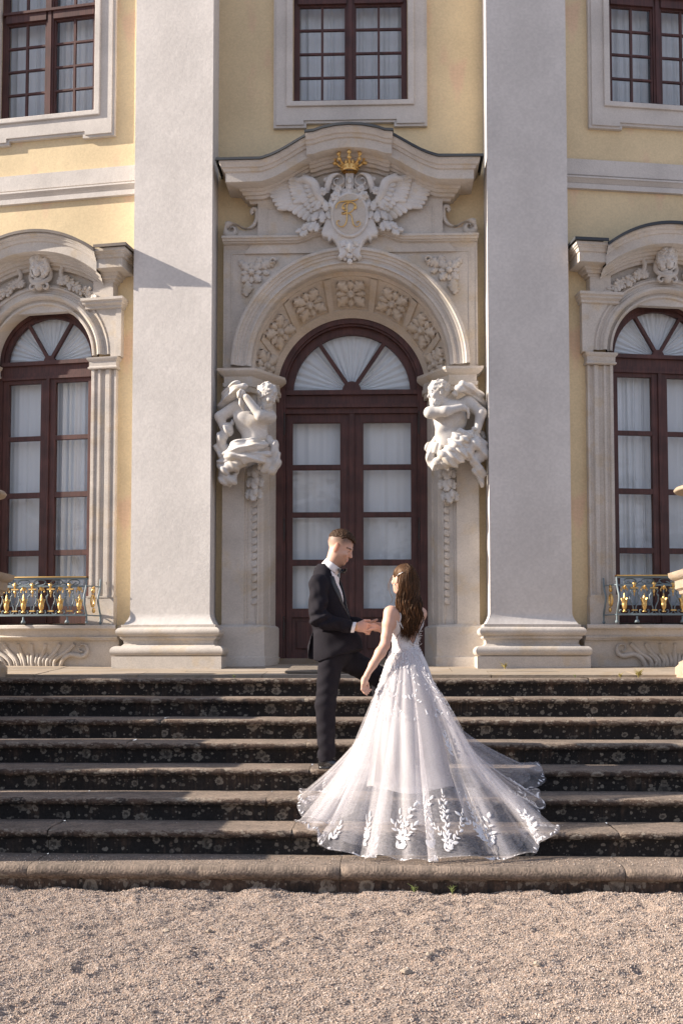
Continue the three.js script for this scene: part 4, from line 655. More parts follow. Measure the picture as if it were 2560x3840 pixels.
// ---------------------------------------------------------------- door
{
  const d = group('door', palace, 'tall arched double door of dark red brown wood with glazed leaves');
  const zf = -14.10, CB = 4.645;
  const ring = (r0, r1, z0, z1) => prism([[r1, 4.60], ...arcPts(0, CB, r1, 0, Math.PI, 40), [-r1, 4.60], [-r0, 4.60], ...arcPts(0, CB, r0, Math.PI, 0, 40), [r0, 4.60]], z0, z1);
  meshOf('door_frame', [ring(0.80, 0.905, zf - 0.12, zf + 0.0), ring(0.775, 0.799, zf - 0.12, zf - 0.03), box(-0.905, -0.80, 1.50, 4.60, zf - 0.12, zf), box(0.80, 0.905, 1.50, 4.60, zf - 0.12, zf), box(-0.799, -0.775, 1.50, 4.60, zf - 0.12, zf - 0.03), box(0.775, 0.799, 1.50, 4.60, zf - 0.12, zf - 0.03)], M.wood, d);
  const zs = zf - 0.09;
  meshOf('fan_frame', [ring(0.69, 0.774, zs - 0.08, zs)], M.wood, d);
  meshOf('transom', [box(-0.774, 0.774, 4.605, 4.66, zs - 0.08, zs + 0.05), box(-0.774, 0.774, 4.495, 4.604, zs - 0.08, zs + 0.01), box(-0.774, 0.774, 4.45, 4.494, zs - 0.08, zs + 0.06), box(-0.774, 0.774, 4.385, 4.449, zs - 0.08, zs + 0.025)], M.wood, d);
  for (const s of [-1, 1]) meshOf('fan_bar', mv(box(-0.022, 0.022, 0.07, 0.71, zs - 0.06, zs - 0.003), { y: 4.66, rz: -s * 34 * D2R }), M.wood, d);
  meshOf('fan_hub', [prism(arcPts(0, 4.661, 0.11, 0, Math.PI, 20), zs - 0.06, zs + 0.008), prism(arcPts(0, 4.661, 0.07, 0, Math.PI, 20), zs + 0.008, zs + 0.02)], M.wood, d);
  for (const [a0, a1] of [[2, 54], [58, 122], [126, 178]]) { const g = meshOf('fan_pane', new THREE.ShapeGeometry(shapeOf([[0, 0], ...arcPts(0, 0, 0.70, a0 * D2R, a1 * D2R, 20)])), M.glass, d); g.position.set(0, 4.665, zs - 0.03); g.rotation.x = rr(-0.012, 0.012); }
  for (const s of [-1, 1]) {
    const l = group('door_leaf', d), X = (v) => s * v, zl = zs - 0.01;
    meshOf('stile', [box(X(0.705), X(0.772), 1.50, 4.384, zl - 0.06, zl)], M.wood, l); meshOf('stile', box(X(0.004), X(0.127), 1.50, 4.384, zl - 0.06, zl), M.wood, l);
    for (const [a, b] of [[4.285, 4.384], [3.726, 3.772], [3.164, 3.208], [2.595, 2.648], [1.98, 2.073], [1.50, 1.56]]) meshOf('rail', box(X(0.127), X(0.705), a, b, zl - 0.06, zl), M.wood, l);
    meshOf('bottom_panel', [box(X(0.127), X(0.705), 1.56, 1.98, zl - 0.05, zl - 0.03), prism(rect(Math.min(X(0.18), X(0.65)), Math.max(X(0.18), X(0.65)), 1.61, 1.93), zl - 0.03, zl - 0.012, [], 0.008)], M.wood, l);
    for (const [a, b] of [[2.073, 2.595], [2.648, 3.164], [3.208, 3.726], [3.772, 4.285]]) { const q = meshOf('pane', new THREE.PlaneGeometry(0.58, b - a), M.glass, l); q.position.set(X(0.416), (a + b) / 2, zl - 0.03); q.rotation.set(rr(-0.014, 0.014), rr(-0.01, 0.01), 0); }
    meshOf('glazing_bead', [[2.073, 2.595], [2.648, 3.164], [3.208, 3.726], [3.772, 4.285]].map(([a, b]) => prism(rect(Math.min(X(0.127), X(0.705)) - 0.0, Math.max(X(0.127), X(0.705)), a, b), zl - 0.02, zl - 0.006, [rect(Math.min(X(0.137), X(0.695)), Math.max(X(0.137), X(0.695)), a + 0.01, b - 0.01)])), M.wood, l);
    for (const y of [1.75, 2.9, 4.15]) meshOf('hinge', [box(X(0.775), X(0.80), y, y + 0.17, zf - 0.028, zf - 0.012), tube([[X(0.79), y - 0.03, zf - 0.01], [X(0.79), y + 0.2, zf - 0.01]], 0.012, 3, 6), ball(X(0.79), y + 0.22, zf - 0.01, 0.014, 0.022, 0.014)], M.darkIron, l);
    const c = meshOf('curtain', curtain(s < 0 ? -0.74 : 0.01, s < 0 ? -0.01 : 0.74, 1.9, 4.42, zl - 0.14, 4, s * 1.3, 0.008), M.curtain);
    c.position.y = PY; tag(c, `white curtain behind the ${s < 0 ? 'left' : 'right'} leaf of the portal door`, 'curtain', 'curtains behind the palace windows');
  }
  meshOf('astragal', box(-0.03, 0.03, 1.51, 4.384, zs - 0.01, zs + 0.016), M.wood, d);
  const fc = meshOf('fan_curtain', fanCurtain(0.74, 4.66, zs - 0.11, 4), M.curtain);
  fc.position.y = PY; tag(fc, 'white pleated sunburst curtain in the fan light of the portal door', 'curtain', 'sunburst curtains');
  meshOf('threshold', [box(-0.93, 0.93, LAND - 0.02, 1.45, -14.3, -13.98), box(-0.91, 0.91, 1.45, 1.499, -14.3, -14.05)], M.step, d);
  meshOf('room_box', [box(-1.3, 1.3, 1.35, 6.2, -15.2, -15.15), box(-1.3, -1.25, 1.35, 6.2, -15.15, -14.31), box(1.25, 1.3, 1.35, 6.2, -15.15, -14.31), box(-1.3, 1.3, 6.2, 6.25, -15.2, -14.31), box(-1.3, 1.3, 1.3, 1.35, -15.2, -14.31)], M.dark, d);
}

// ---------------------------------------------------------------- the two atlantes
function foldNoise(a, fx, fy, seedZ) { return (x, y, z) => a * (Math.sin((x * fx + y * fy + 0.35 * z * fx) + 2.6 * vnoise(x * 5 + 9, y * 5 + 9, z * 5 + seedZ)) * 0.85 + 0.25 * Math.sin((x * fx + y * fy) * 2.1 + 3 * vnoise(x * 6, y * 6 + 3, seedZ))); }
const cloth = (f, fold) => (x, y, z) => { const d = f(x, y, z); return d > 0.06 ? d - 0.02 : (d + fold(x, y, z)) * 0.8; };
function atlas(side, anchor, parts, label, leavesAt) {
  const s = group('atlas_statue', palace, label);
  s.position.set(...anchor);
  meshOf('body', sdfMesh(parts.body, [-0.42, -0.5, -0.32], [0.42, 0.62, 0.36], 0.008), M.statue, s);
  meshOf('drapery', sdfMesh(parts.drape, [-0.46, -0.78, -0.32], [0.46, 0.62, 0.36], 0.008), M.statue, s);
  for (const [x, y] of leavesAt) for (const [dx, k, l, z] of [[-0.03, -0.35, 1, -0.16], [0.035, 0.35, 1, -0.15], [0, 0, 1.15, -0.12], [0.02, 0.1, 0.7, -0.09]]) meshOf('oak_leaf', mv(oakLeaf, { x: x + dx, y: y + 0.06, z, rz: Math.PI + k, rx: 0.15, s: l }), M.statue, s);
}
const K = 0.000673;
{
  const P = (x, y, z) => [(x - 640) * K, -(y - 1000) * K, z];
  const torso = blend([ellip(P(700, 860, -0.02), [0.185, 0.17, 0.14]), ellip(P(760, 1120, -0.02), [0.15, 0.16, 0.12]), capsule(P(470, 640, -0.04), P(960, 740, -0.02), 0.075, 0.08), ellip(P(560, 800, 0.06), [0.1, 0.075, 0.06]), ellip(P(800, 860, 0.07), [0.1, 0.075, 0.06]), capsule(P(900, 640, 0.0), P(980, 520, 0.06), 0.07, 0.058)], 0.05);
  const arms = blend([chain([P(440, 610, -0.02), P(190, 790, 0.05), P(260, 1010, 0.06)], [0.078, 0.058, 0.04], 0.03), chain([P(1010, 790, 0.02), P(880, 820, 0.20), P(650, 520, 0.20)], [0.075, 0.056, 0.04], 0.025)], 0.02);
  const fist = blend([ellip(P(580, 455, 0.19), [0.042, 0.036, 0.036]), ...[0, 1, 2, 3].map((k) => capsule(P(545 - k * 6, 415 + k * 28, 0.215), P(505 + k * 4, 440 + k * 26, 0.19), 0.0135)), capsule(P(610, 420, 0.215), P(560, 395, 0.215), 0.014)], 0.008);
  const hd = (f) => placed(f, { p: P(985, 470, 0.09), ry: 62 * D2R, rx: 22 * D2R, rz: -4 * D2R, s: 1.12 });
  const h1 = hd(headField), h2 = hd(carvedHair), h3 = hd(carvedBeard);
  const body = (x, y, z) => { let d = smin(torso(x, y, z), arms(x, y, z), 0.035); d = smin(d, fist(x, y, z), 0.015); d = smin(d, h1(x, y, z), 0.02); return Math.min(d, h2(x, y, z), h3(x, y, z)); };
  const d1 = cloth(chain([P(580, 320, 0.13), P(470, 320, 0.12), P(330, 430, 0.02), P(230, 560, -0.06), P(200, 700, -0.12)], [0.05, 0.06, 0.07, 0.06, 0.04], 0.03), foldNoise(0.012, -30, 62, 3));
  const d2 = cloth(chain([P(570, 500, 0.19), P(570, 600, 0.16), P(580, 690, 0.13)], [0.03, 0.04, 0.012], 0.02), foldNoise(0.008, 90, 8, 5));
  const d3 = cloth(chain([P(380, 870, 0.0), P(320, 1000, 0.06), P(230, 1150, 0.07), P(175, 1290, 0.06), P(260, 1420, 0.06), P(360, 1330, 0.02)], [0.03, 0.065, 0.06, 0.045, 0.055, 0.06], 0.03), foldNoise(0.012, 46, 30, 7));
  const d4 = cloth(chain([P(300, 1430, 0.07), P(520, 1340, 0.12), P(760, 1320, 0.13), P(930, 1260, 0.09)], [0.06, 0.09, 0.085, 0.045], 0.04), foldNoise(0.013, -12, 62, 9));
  const d5 = cloth(chain([P(220, 1540, 0.05), P(420, 1460, 0.13), P(640, 1500, 0.14), P(860, 1500, 0.13), P(980, 1420, 0.08)], [0.05, 0.06, 0.06, 0.055, 0.04], 0.03), foldNoise(0.011, 14, 66, 11));
  const d6 = cloth(blend([chain([P(200, 1600, 0.02), P(300, 1660, 0.08), P(480, 1590, 0.09), P(600, 1560, 0.06)], [0.045, 0.06, 0.07, 0.04], 0.03), chain([P(220, 1680, -0.03), P(270, 1820, 0.02), P(400, 1850, 0.05), P(450, 1740, 0.03)], [0.05, 0.06, 0.05, 0.03], 0.03), chain([P(230, 1700, -0.08), P(330, 1880, -0.08)], [0.06, 0.03])], 0.025), foldNoise(0.012, 40, 40, 13));
  const d7 = cloth(blend([chain([P(930, 1110, -0.02), P(1060, 1240, 0.02), P(1110, 1400, 0.04), P(1110, 1560, 0.04), P(1030, 1680, 0.03), P(900, 1650, 0.02)], [0.04, 0.05, 0.05, 0.05, 0.05, 0.05], 0.03), chain([P(900, 1500, 0.06), P(980, 1580, 0.03), P(1060, 1500, 0.0)], [0.05, 0.06, 0.05])], 0.03), foldNoise(0.012, 52, -24, 15));
  const drape = (x, y, z) => Math.min(d1(x, y, z), d2(x, y, z), d3(x, y, z), d4(x, y, z), d5(x, y, z), d6(x, y, z), d7(x, y, z));
  atlas(-1, [-1.137, 4.041, -13.38], { body, drape }, 'bearded stone atlas gripping cloth at his shoulder beside the door', [[0.075, -0.43], [0.068, -0.56], [0.055, -0.69]]);
}
{
  const P = (x, y, z) => [(x - 640) * K, -(y - 1000) * K, z];
  const torso = blend([ellip(P(560, 830, -0.01), [0.185, 0.19, 0.14]), ellip(P(520, 1120, 0.0), [0.145, 0.17, 0.125]), capsule(P(330, 690, 0.0), P(830, 560, -0.04), 0.075, 0.078), ellip(P(620, 640, 0.05), [0.11, 0.08, 0.07]), ellip(P(400, 1050, 0.08), [0.06, 0.07, 0.05]), ellip(P(500, 1210, 0.09), [0.09, 0.08, 0.05]), capsule(P(500, 600, 0.0), P(400, 500, 0.05), 0.075, 0.06)], 0.05);
  const arms = blend([chain([P(290, 700, 0.03), P(215, 770, 0.19), P(460, 760, 0.22), P(720, 680, 0.17)], [0.072, 0.062, 0.055, 0.038], 0.03), chain([P(850, 540, -0.01), P(1060, 740, 0.06), P(985, 1050, 0.08)], [0.078, 0.06, 0.042], 0.025)], 0.02);
  const hand = blend([ellip(P(775, 690, 0.16), [0.035, 0.035, 0.028]), ...[0, 1, 2, 3].map((k) => chain([P(800 + k * 12, 700 - k * 6, 0.165 - k * 0.014), P(835 + k * 6, 770, 0.16 - k * 0.016), P(835 + k * 5, 850 - k * 8, 0.14 - k * 0.016)], [0.0135, 0.013, 0.011], 0.006)), ellip(P(960, 1100, 0.09), [0.038, 0.045, 0.035])], 0.012);
  const hd = (f) => placed(f, { p: P(345, 410, 0.07), ry: -70 * D2R, rx: 4 * D2R, rz: 2 * D2R, s: 1.14 });
  const h1 = hd(headField), h2 = hd(carvedHair), h3 = hd(carvedBeard);
  const body = (x, y, z) => { let d = smin(torso(x, y, z), arms(x, y, z), 0.035); d = smin(d, hand(x, y, z), 0.015); d = smin(d, h1(x, y, z), 0.02); return Math.min(d, h2(x, y, z), h3(x, y, z)); };
  const d1 = cloth(chain([P(640, 410, 0.10), P(740, 310, 0.09), P(880, 320, 0.02), P(1010, 430, -0.05), P(1080, 580, -0.1), P(1090, 720, -0.14)], [0.04, 0.05, 0.065, 0.07, 0.06, 0.04], 0.03), foldNoise(0.012, 34, 60, 23));
  const d2 = cloth(chain([P(930, 1040, 0.10), P(800, 1180, 0.14), P(620, 1320, 0.16), P(440, 1440, 0.14), P(340, 1560, 0.1)], [0.035, 0.055, 0.06, 0.055, 0.05], 0.03), foldNoise(0.012, 40, 58, 25));
  const d3 = cloth(blend([chain([P(850, 1080, 0.08), P(700, 1130, 0.12), P(600, 1230, 0.13)], [0.04, 0.07, 0.06]), chain([P(800, 1250, 0.08), P(680, 1400, 0.1), P(520, 1500, 0.1), P(380, 1590, 0.06)], [0.08, 0.10, 0.095, 0.06], 0.05), chain([P(480, 1560, 0.08), P(620, 1560, 0.09), P(740, 1480, 0.08)], [0.045, 0.05, 0.04])], 0.03), foldNoise(0.013, 44, 54, 27));
  const d4 = cloth(blend([chain([P(340, 1140, -0.04), P(250, 1300, 0.0), P(230, 1450, 0.02), P(280, 1590, 0.03), P(370, 1560, 0.06)], [0.05, 0.06, 0.055, 0.05, 0.05], 0.03), chain([P(350, 1290, 0.08), P(310, 1380, 0.08)], [0.045, 0.035])], 0.03), foldNoise(0.011, 54, -20, 29));
  const d5 = cloth(blend([chain([P(950, 1150, 0.1), P(960, 1260, 0.12), P(860, 1370, 0.12), P(850, 1480, 0.07)], [0.045, 0.065, 0.05, 0.045], 0.03), chain([P(980, 1200, 0.06), P(1080, 1300, 0.05), P(1100, 1410, 0.06), P(1060, 1500, 0.05)], [0.06, 0.06, 0.055, 0.045], 0.03), chain([P(1000, 1420, 0.06), P(940, 1560, 0.07), P(1000, 1680, 0.06), P(1070, 1760, 0.04), P(1050, 1850, 0.02), P(1060, 1950, 0.0)], [0.055, 0.05, 0.05, 0.04, 0.035, 0.022], 0.03), chain([P(1060, 1180, -0.05), P(1080, 1060, -0.06)], [0.05, 0.04])], 0.025), foldNoise(0.012, 40, 36, 31));
  const drape = (x, y, z) => Math.min(d1(x, y, z), d2(x, y, z), d3(x, y, z), d4(x, y, z), d5(x, y, z));
  atlas(1, [1.17, 4.027, -13.38], { body, drape }, 'bearded stone atlas in profile with folded arm beside the door', [[-0.09, -0.45], [-0.09, -0.58], [-0.06, -0.71]]);
}

// ---------------------------------------------------------------- landing, steps, gravel
const L0 = 1.375, TREAD = 0.4925, RISE = 0.172;
const landY = (z) => L0 + 0.054 * (-z - 11.55);
const STEP_Z = (i) => -(11.55 - TREAD * i), STEP_Y = (i) => L0 - RISE * i;   // tread 0 is the landing edge, 7 the lowest
const stepsHeight = (z) => { for (let i = 7; i >= 0; i--) if (z > STEP_Z(i)) return i === 7 ? 0 : STEP_Y(i + 1); return landY(z); };   // height of what lies at world z
// weathered brown sandstone with lichen discs, black weathering and the nosing shade painted into the colour: 5.5 m along the step, three strips of 0.77 m across it
const STEP_LEN = 5.5, STEP_ROW = 0.77;
const stepMap = (() => {
  const w = 2048, h = 768, rows = 3, L = new Float32Array(w * h), R = new Float32Array(w * h);
  const mx = (m) => m / STEP_LEN * w, my = (m) => m / (STEP_ROW * rows) * h;
  for (let r = 0; r < rows; r++) for (let k = 0; k < 900; k++) {
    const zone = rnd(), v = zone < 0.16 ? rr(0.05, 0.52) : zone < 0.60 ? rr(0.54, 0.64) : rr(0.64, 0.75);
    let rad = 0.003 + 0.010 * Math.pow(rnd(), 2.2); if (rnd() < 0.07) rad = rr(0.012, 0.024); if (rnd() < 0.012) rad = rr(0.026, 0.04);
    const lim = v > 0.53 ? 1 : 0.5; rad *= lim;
    const cx = rnd() * w, cy = my(r * STEP_ROW + v), ax = mx(rad) * rr(1, 1.7), ay = my(rad), tone = rr(0.45, 1), sd = k * 7.1 + r;
    for (let y = Math.max(0, Math.floor(cy - ay * 1.4)); y <= Math.min(h - 1, cy + ay * 1.4); y++) for (let x = Math.floor(cx - ax * 1.4); x <= cx + ax * 1.4; x++) {
      const q = Math.hypot((x - cx) / ax, (y - cy) / ay) + 0.55 * (vnoise(x * 0.25, y * 0.35, sd) - 0.5);
      if (q > 1) continue;
      const o = y * w + ((x % w) + w) % w, hole = rad > 0.016 && q < 0.5 ? 0.45 : 1;
      L[o] = Math.max(L[o], tone * hole * (0.75 + 0.25 * vnoise(x * 0.6, y * 0.6, sd)));
    }
  }
  const data = new Uint8Array(w * h * 4);
  for (let y = 0; y < h; y++) for (let x = 0; x < w; x++) {
    const u = x / w * STEP_LEN, v = (y / h * STEP_ROW * rows) % STEP_ROW, row = Math.floor(y / h * rows) * 31, o = y * w + x, per = 0;
    const uu = x / w, P = (f, z, oc) => fbm(uu * f, v / STEP_LEN * f, z + row, oc, f);
    const big = P(12, 1, 4), mid = P(64, 5, 4), fine = P(512, 9, 2);
    const bias = sstep(0.52, 0.57, v) * 0.22 + sstep(0.56, 0.62, v) * 0.40;  // lower nosing and riser darkened: weathered stone plus painted nosing shade
    const crustShade = sstep(0.50, 0.60, 0.22 + bias + (mid - 0.5) * 0.85 + (big - 0.5) * 0.25 + (fine - 0.5) * 0.35);
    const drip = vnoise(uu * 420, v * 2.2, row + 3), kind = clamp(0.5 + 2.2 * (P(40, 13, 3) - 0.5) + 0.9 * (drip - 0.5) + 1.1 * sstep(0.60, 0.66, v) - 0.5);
    let r = lerp(122, lerp(74, 34, kind), crustShade), g = lerp(108, lerp(60, 31, kind), crustShade), b = lerp(96, lerp(51, 30, kind), crustShade);
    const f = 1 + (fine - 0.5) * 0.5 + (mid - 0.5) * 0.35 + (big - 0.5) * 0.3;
    r *= f; g *= f; b *= f;
    const l = L[o];
    if (l > 0) { const k = l * 0.85; r = lerp(r, 150 + 22 * fine, k); g = lerp(g, 142 + 22 * fine, k); b = lerp(b, 128 + 22 * fine, k); }
    data[o * 4] = clamp(r, 0, 255); data[o * 4 + 1] = clamp(g, 0, 255); data[o * 4 + 2] = clamp(b, 0, 255); data[o * 4 + 3] = 255;
  }
  const t = new THREE.DataTexture(data, w, h); t.colorSpace = THREE.SRGBColorSpace; t.wrapS = t.wrapT = THREE.RepeatWrapping; t.magFilter = THREE.LinearFilter; t.needsUpdate = true;
  return t;
})();
const stepBump = texture(512, (x, y) => gray(255 * (0.6 * fbm(x * 64, y * 64, 71, 3, 64) + 0.4 * fbm(x * 10, y * 10, 75, 3, 10))), false);
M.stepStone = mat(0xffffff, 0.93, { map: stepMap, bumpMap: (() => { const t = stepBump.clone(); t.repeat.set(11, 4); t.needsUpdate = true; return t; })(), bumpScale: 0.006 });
{
  const st = group('stone_steps'); tag(st, 'eight long worn brown sandstone steps spotted with lichen', null, null, 'structure');
  for (let i = 0; i <= 7; i++) {
    const zf = STEP_Z(i), y = STEP_Y(i), back = zf - TREAD - 0.075, foot = i === 7 ? -0.08 : STEP_Y(i + 1) - 0.005, N = i === 7 ? 0.042 : 0.029, ov = 0.05;
    const prof = [[back, y, 0.0]]; for (const q of [0.06, 0.16, 0.26, 0.36, 0.45]) prof.push([back + q, y, q]);
    for (let k = 0; k <= 7; k++) { const t = Math.PI / 2 - Math.PI * k / 7; prof.push([zf - N + N * Math.cos(t), y - N + N * Math.sin(t), TREAD + 0.075 - N + 0.13 * k / 7]); }
    prof.push([zf - N - 0.002, y - 2 * N - 0.012, 0.675], [zf - ov, y - 2 * N - 0.03, 0.69], [zf - ov, foot, 0.765]);
    let x = -5.2 - rr(0, 1.2), row = i % 3, off = rr(0, 5);
    while (x < 5.4) {
      const len = rr(1.35, 2.3), x1 = x + len, n = Math.round(len * 26), sd = i * 13.7 + x, dy = rr(-0.003, 0.003), dz = rr(-0.004, 0.004), uv = [];
      const g = grid(n, prof.length - 1, (a, b, ii, jj) => {
        const [pz, py, pv] = prof[jj], X = lerp(x + 0.0022, x1 - 0.0022, a), e = Math.min(X - x, x1 - X), nose = pv > 0.5 && pv < 0.69 ? 1 : 0;
        const wob = (vnoise(X * 6, pv * 8, sd) - 0.5) * 0.010 + (vnoise(X * 22, pv * 22, sd) - 0.5) * 0.005;
        const chip = nose * (0.014 * Math.pow(Math.max(0, 1 - e / 0.05), 1.5) * (0.3 + vnoise(X * 9, 3, sd)) + 0.022 * sstep(0.86, 0.97, vnoise(X * 7, pv * 3, sd + 5)));
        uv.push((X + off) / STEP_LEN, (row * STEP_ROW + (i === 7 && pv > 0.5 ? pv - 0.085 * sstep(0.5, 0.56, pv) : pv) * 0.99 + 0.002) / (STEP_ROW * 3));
        return [X, py + (pv < 0.5 ? wob * 0.35 : 0) + dy - chip * 0.7, pz + (pv > 0.45 ? wob * nose : 0) + dz - chip];
      });
      g.setAttribute('uv', new THREE.BufferAttribute(new Float32Array(uv), 2));
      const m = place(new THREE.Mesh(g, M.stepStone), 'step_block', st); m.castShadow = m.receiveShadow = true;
      x = x1;
    }
    meshOf('step_core', box(-6.2, 6.2, foot, y - 0.02, zf - 0.62, zf - 0.066), M.step, st);
  }
}
M.slab = [0, 1, 2].map((k) => mat(lin(0.42 + k * 0.03, 0.345 + k * 0.024, 0.265 + k * 0.02), 0.92, { map: tiled(stoneMap, 1.0 + 0.2 * k), bumpMap: tiled(stepBump, 0.7), bumpScale: 0.005 }));
{
  const l = group('landing_paving'); tag(l, 'pale stone slab landing between the steps and the facade', null, null, 'structure');
  meshOf('bedding', box(-6, 6, 1.1, L0 - 0.012, -14.6, -12.0), M.step, l);
  let z = -12.05;
  for (const d of [0.55, 0.62, 0.5, 0.6]) {
    let x = -5 - rr(0, 1);
    while (x < 5) { const w = rr(0.8, 1.5); const b = meshOf('slab', box(x + 0.004, x + w - 0.004, -0.09, 0, -d + 0.009, 0), M.slab[Math.floor(rnd() * 3)], l); b.rotation.x = 0.054; b.position.set(0, landY(z) + rr(-0.003, 0.003), z); x += w; }
    z -= d;
  }
}
// gravel forecourt, one sheet to the horizon with footmarks near the steps
const dents = Array.from({ length: 34 }, () => [rr(-2.3, 2.6), rr(-7.9, -5.0), rr(0, 3.14), rr(0.010, 0.020)]);
const dent = (x, z) => { let d = 0; for (const [cx, cz, a, h] of dents) { const dx = x - cx, dz = z - cz; if (dx * dx + dz * dz > 0.06) continue; const u = (dx * Math.cos(a) + dz * Math.sin(a)) / 0.13, v = (-dx * Math.sin(a) + dz * Math.cos(a)) / 0.055, q = Math.hypot(u, v); d += q < 1 ? -h * (1 - q * q) : q < 1.5 ? h * 0.5 * Math.sin((q - 1) * 2 * Math.PI) : 0; } return d; };   // old footprints
const groundY = (x, z) => { const near = sstep(-4.0, -4.8, z) * sstep(3.2, 2.4, Math.abs(x)), edge = sstep(-7.6, -8.0, z); return 0.030 * (fbm(x * 2.4, z * 2.4, 3, 3) - 0.5) + near * (dent(x, z) + 0.050 * (fbm(x * 6 + 3, z * 6, 7, 3) - 0.5) + 0.016 * (fbm(x * 24, z * 24, 15, 2) - 0.5) + 0.007 * (vnoise(x * 48, z * 48, 11) - 0.5)) + edge * 0.03 * (vnoise(x * 5, 2, 1) - 0.35); };
{
  const fine = (a, b, s, far, grow) => { const l = []; for (let x = a; x <= b + 1e-6; x += s) l.push(x); let d = s; let p = a, q = b; const pre = [], post = []; while (p > -far) { d *= grow; p -= d; pre.unshift(p); } d = s; while (q < far) { d *= grow; q += d; post.push(q); } return [...pre, ...l, ...post]; };
  const xs = fine(-2.9, 2.9, 0.0145, 220, 1.35), zs = (() => { const l = []; for (let z = -8.22; z <= -4.7; z += 0.0145) l.push(z); let z = l[l.length - 1], d = 0.0145; while (z < 220) { d *= 1.3; z += d; l.push(z); } return [-8.8, ...l]; })();
  const g = grid(xs.length - 1, zs.length - 1, (a, b, i, j) => [xs[i], groundY(xs[i], zs[j]), zs[j]]);
  const gm = texture(512, (x, y) => { const n = fbm(x * 160, y * 160, 81, 2, 160), m = fbm(x * 10, y * 10, 85, 4, 10), c = hash(Math.floor(x * 256), Math.floor(y * 256), 5); const f = 0.72 + 0.35 * (n - 0.5) + 0.22 * (m - 0.5) + 0.16 * (c - 0.5); return [255 * f, 255 * f * 0.985, 255 * f * 0.97]; });
  const m = meshOf('gravel_ground', g, mat(lin(0.51, 0.41, 0.345), 0.97, { map: tiled(gm, 1.3) }));
  m.geometry.attributes.uv.array.forEach((_, i, u) => { const k = i >> 1; u[i] = i & 1 ? m.geometry.attributes.position.getZ(k) : m.geometry.attributes.position.getX(k); });
  tag(m, 'beige gravel forecourt in front of the steps', null, null, 'structure');
}
function pebbles(name, n, where, r0, r1, label) {
  const g = new THREE.IcosahedronGeometry(1, 0), p = g.attributes.position;
  const im = new THREE.InstancedMesh(skewUV(g), mat(0xffffff, 0.9), n), o = new THREE.Object3D(), c = new THREE.Color();
  const pal = [[0.55, 0.435, 0.355], [0.48, 0.385, 0.31], [0.62, 0.51, 0.43], [0.37, 0.305, 0.26], [0.52, 0.375, 0.285], [0.24, 0.20, 0.18], [0.55, 0.485, 0.44]];
  for (let i = 0; i < n; i++) {
    const [x, y, z] = where(), r = lerp(r0, r1, Math.pow(rnd(), 2));
    o.position.set(x, y + r * 0.25, z); o.rotation.set(rr(0, 6), rr(0, 6), rr(0, 6)); o.scale.set(r * rr(0.8, 1.3), r * rr(0.55, 0.9), r * rr(0.8, 1.2)); o.updateMatrix(); im.setMatrixAt(i, o.matrix);
    const q = pal[Math.floor(rnd() * pal.length)], f = rr(0.8, 1.1); c.setRGB(q[0] * f * 0.86, q[1] * f * 0.85, q[2] * f * 0.84); im.setColorAt(i, c);
  }
  im.castShadow = im.receiveShadow = true; im.name = name; scene.add(im); tag(im, label, 'gravel', null, 'stuff');
}
pebbles('loose_gravel', 230000, () => { const z = -8.16 + 3.4 * Math.pow(rnd(), 1.15), x = 0.2 + (rnd() - 0.5) * 5.4 * (0.70 + 0.30 * (-z - 4.8) / 3.4); return [x, groundY(x, z), z]; }, 0.002, 0.0058, 'loose beige pebbles covering the forecourt');
pebbles('step_grit', 2600, () => { const i = rnd() < 0.75 ? 7 : Math.floor(rr(2, 7)), x = rr(-2.8, 3), z = STEP_Z(i) - (i === 7 ? rr(0.1, 0.43) : rr(0.3, 0.43)); return [x, STEP_Y(i), z]; }, 0.002, 0.005, 'fine grit scattered on the stone steps');

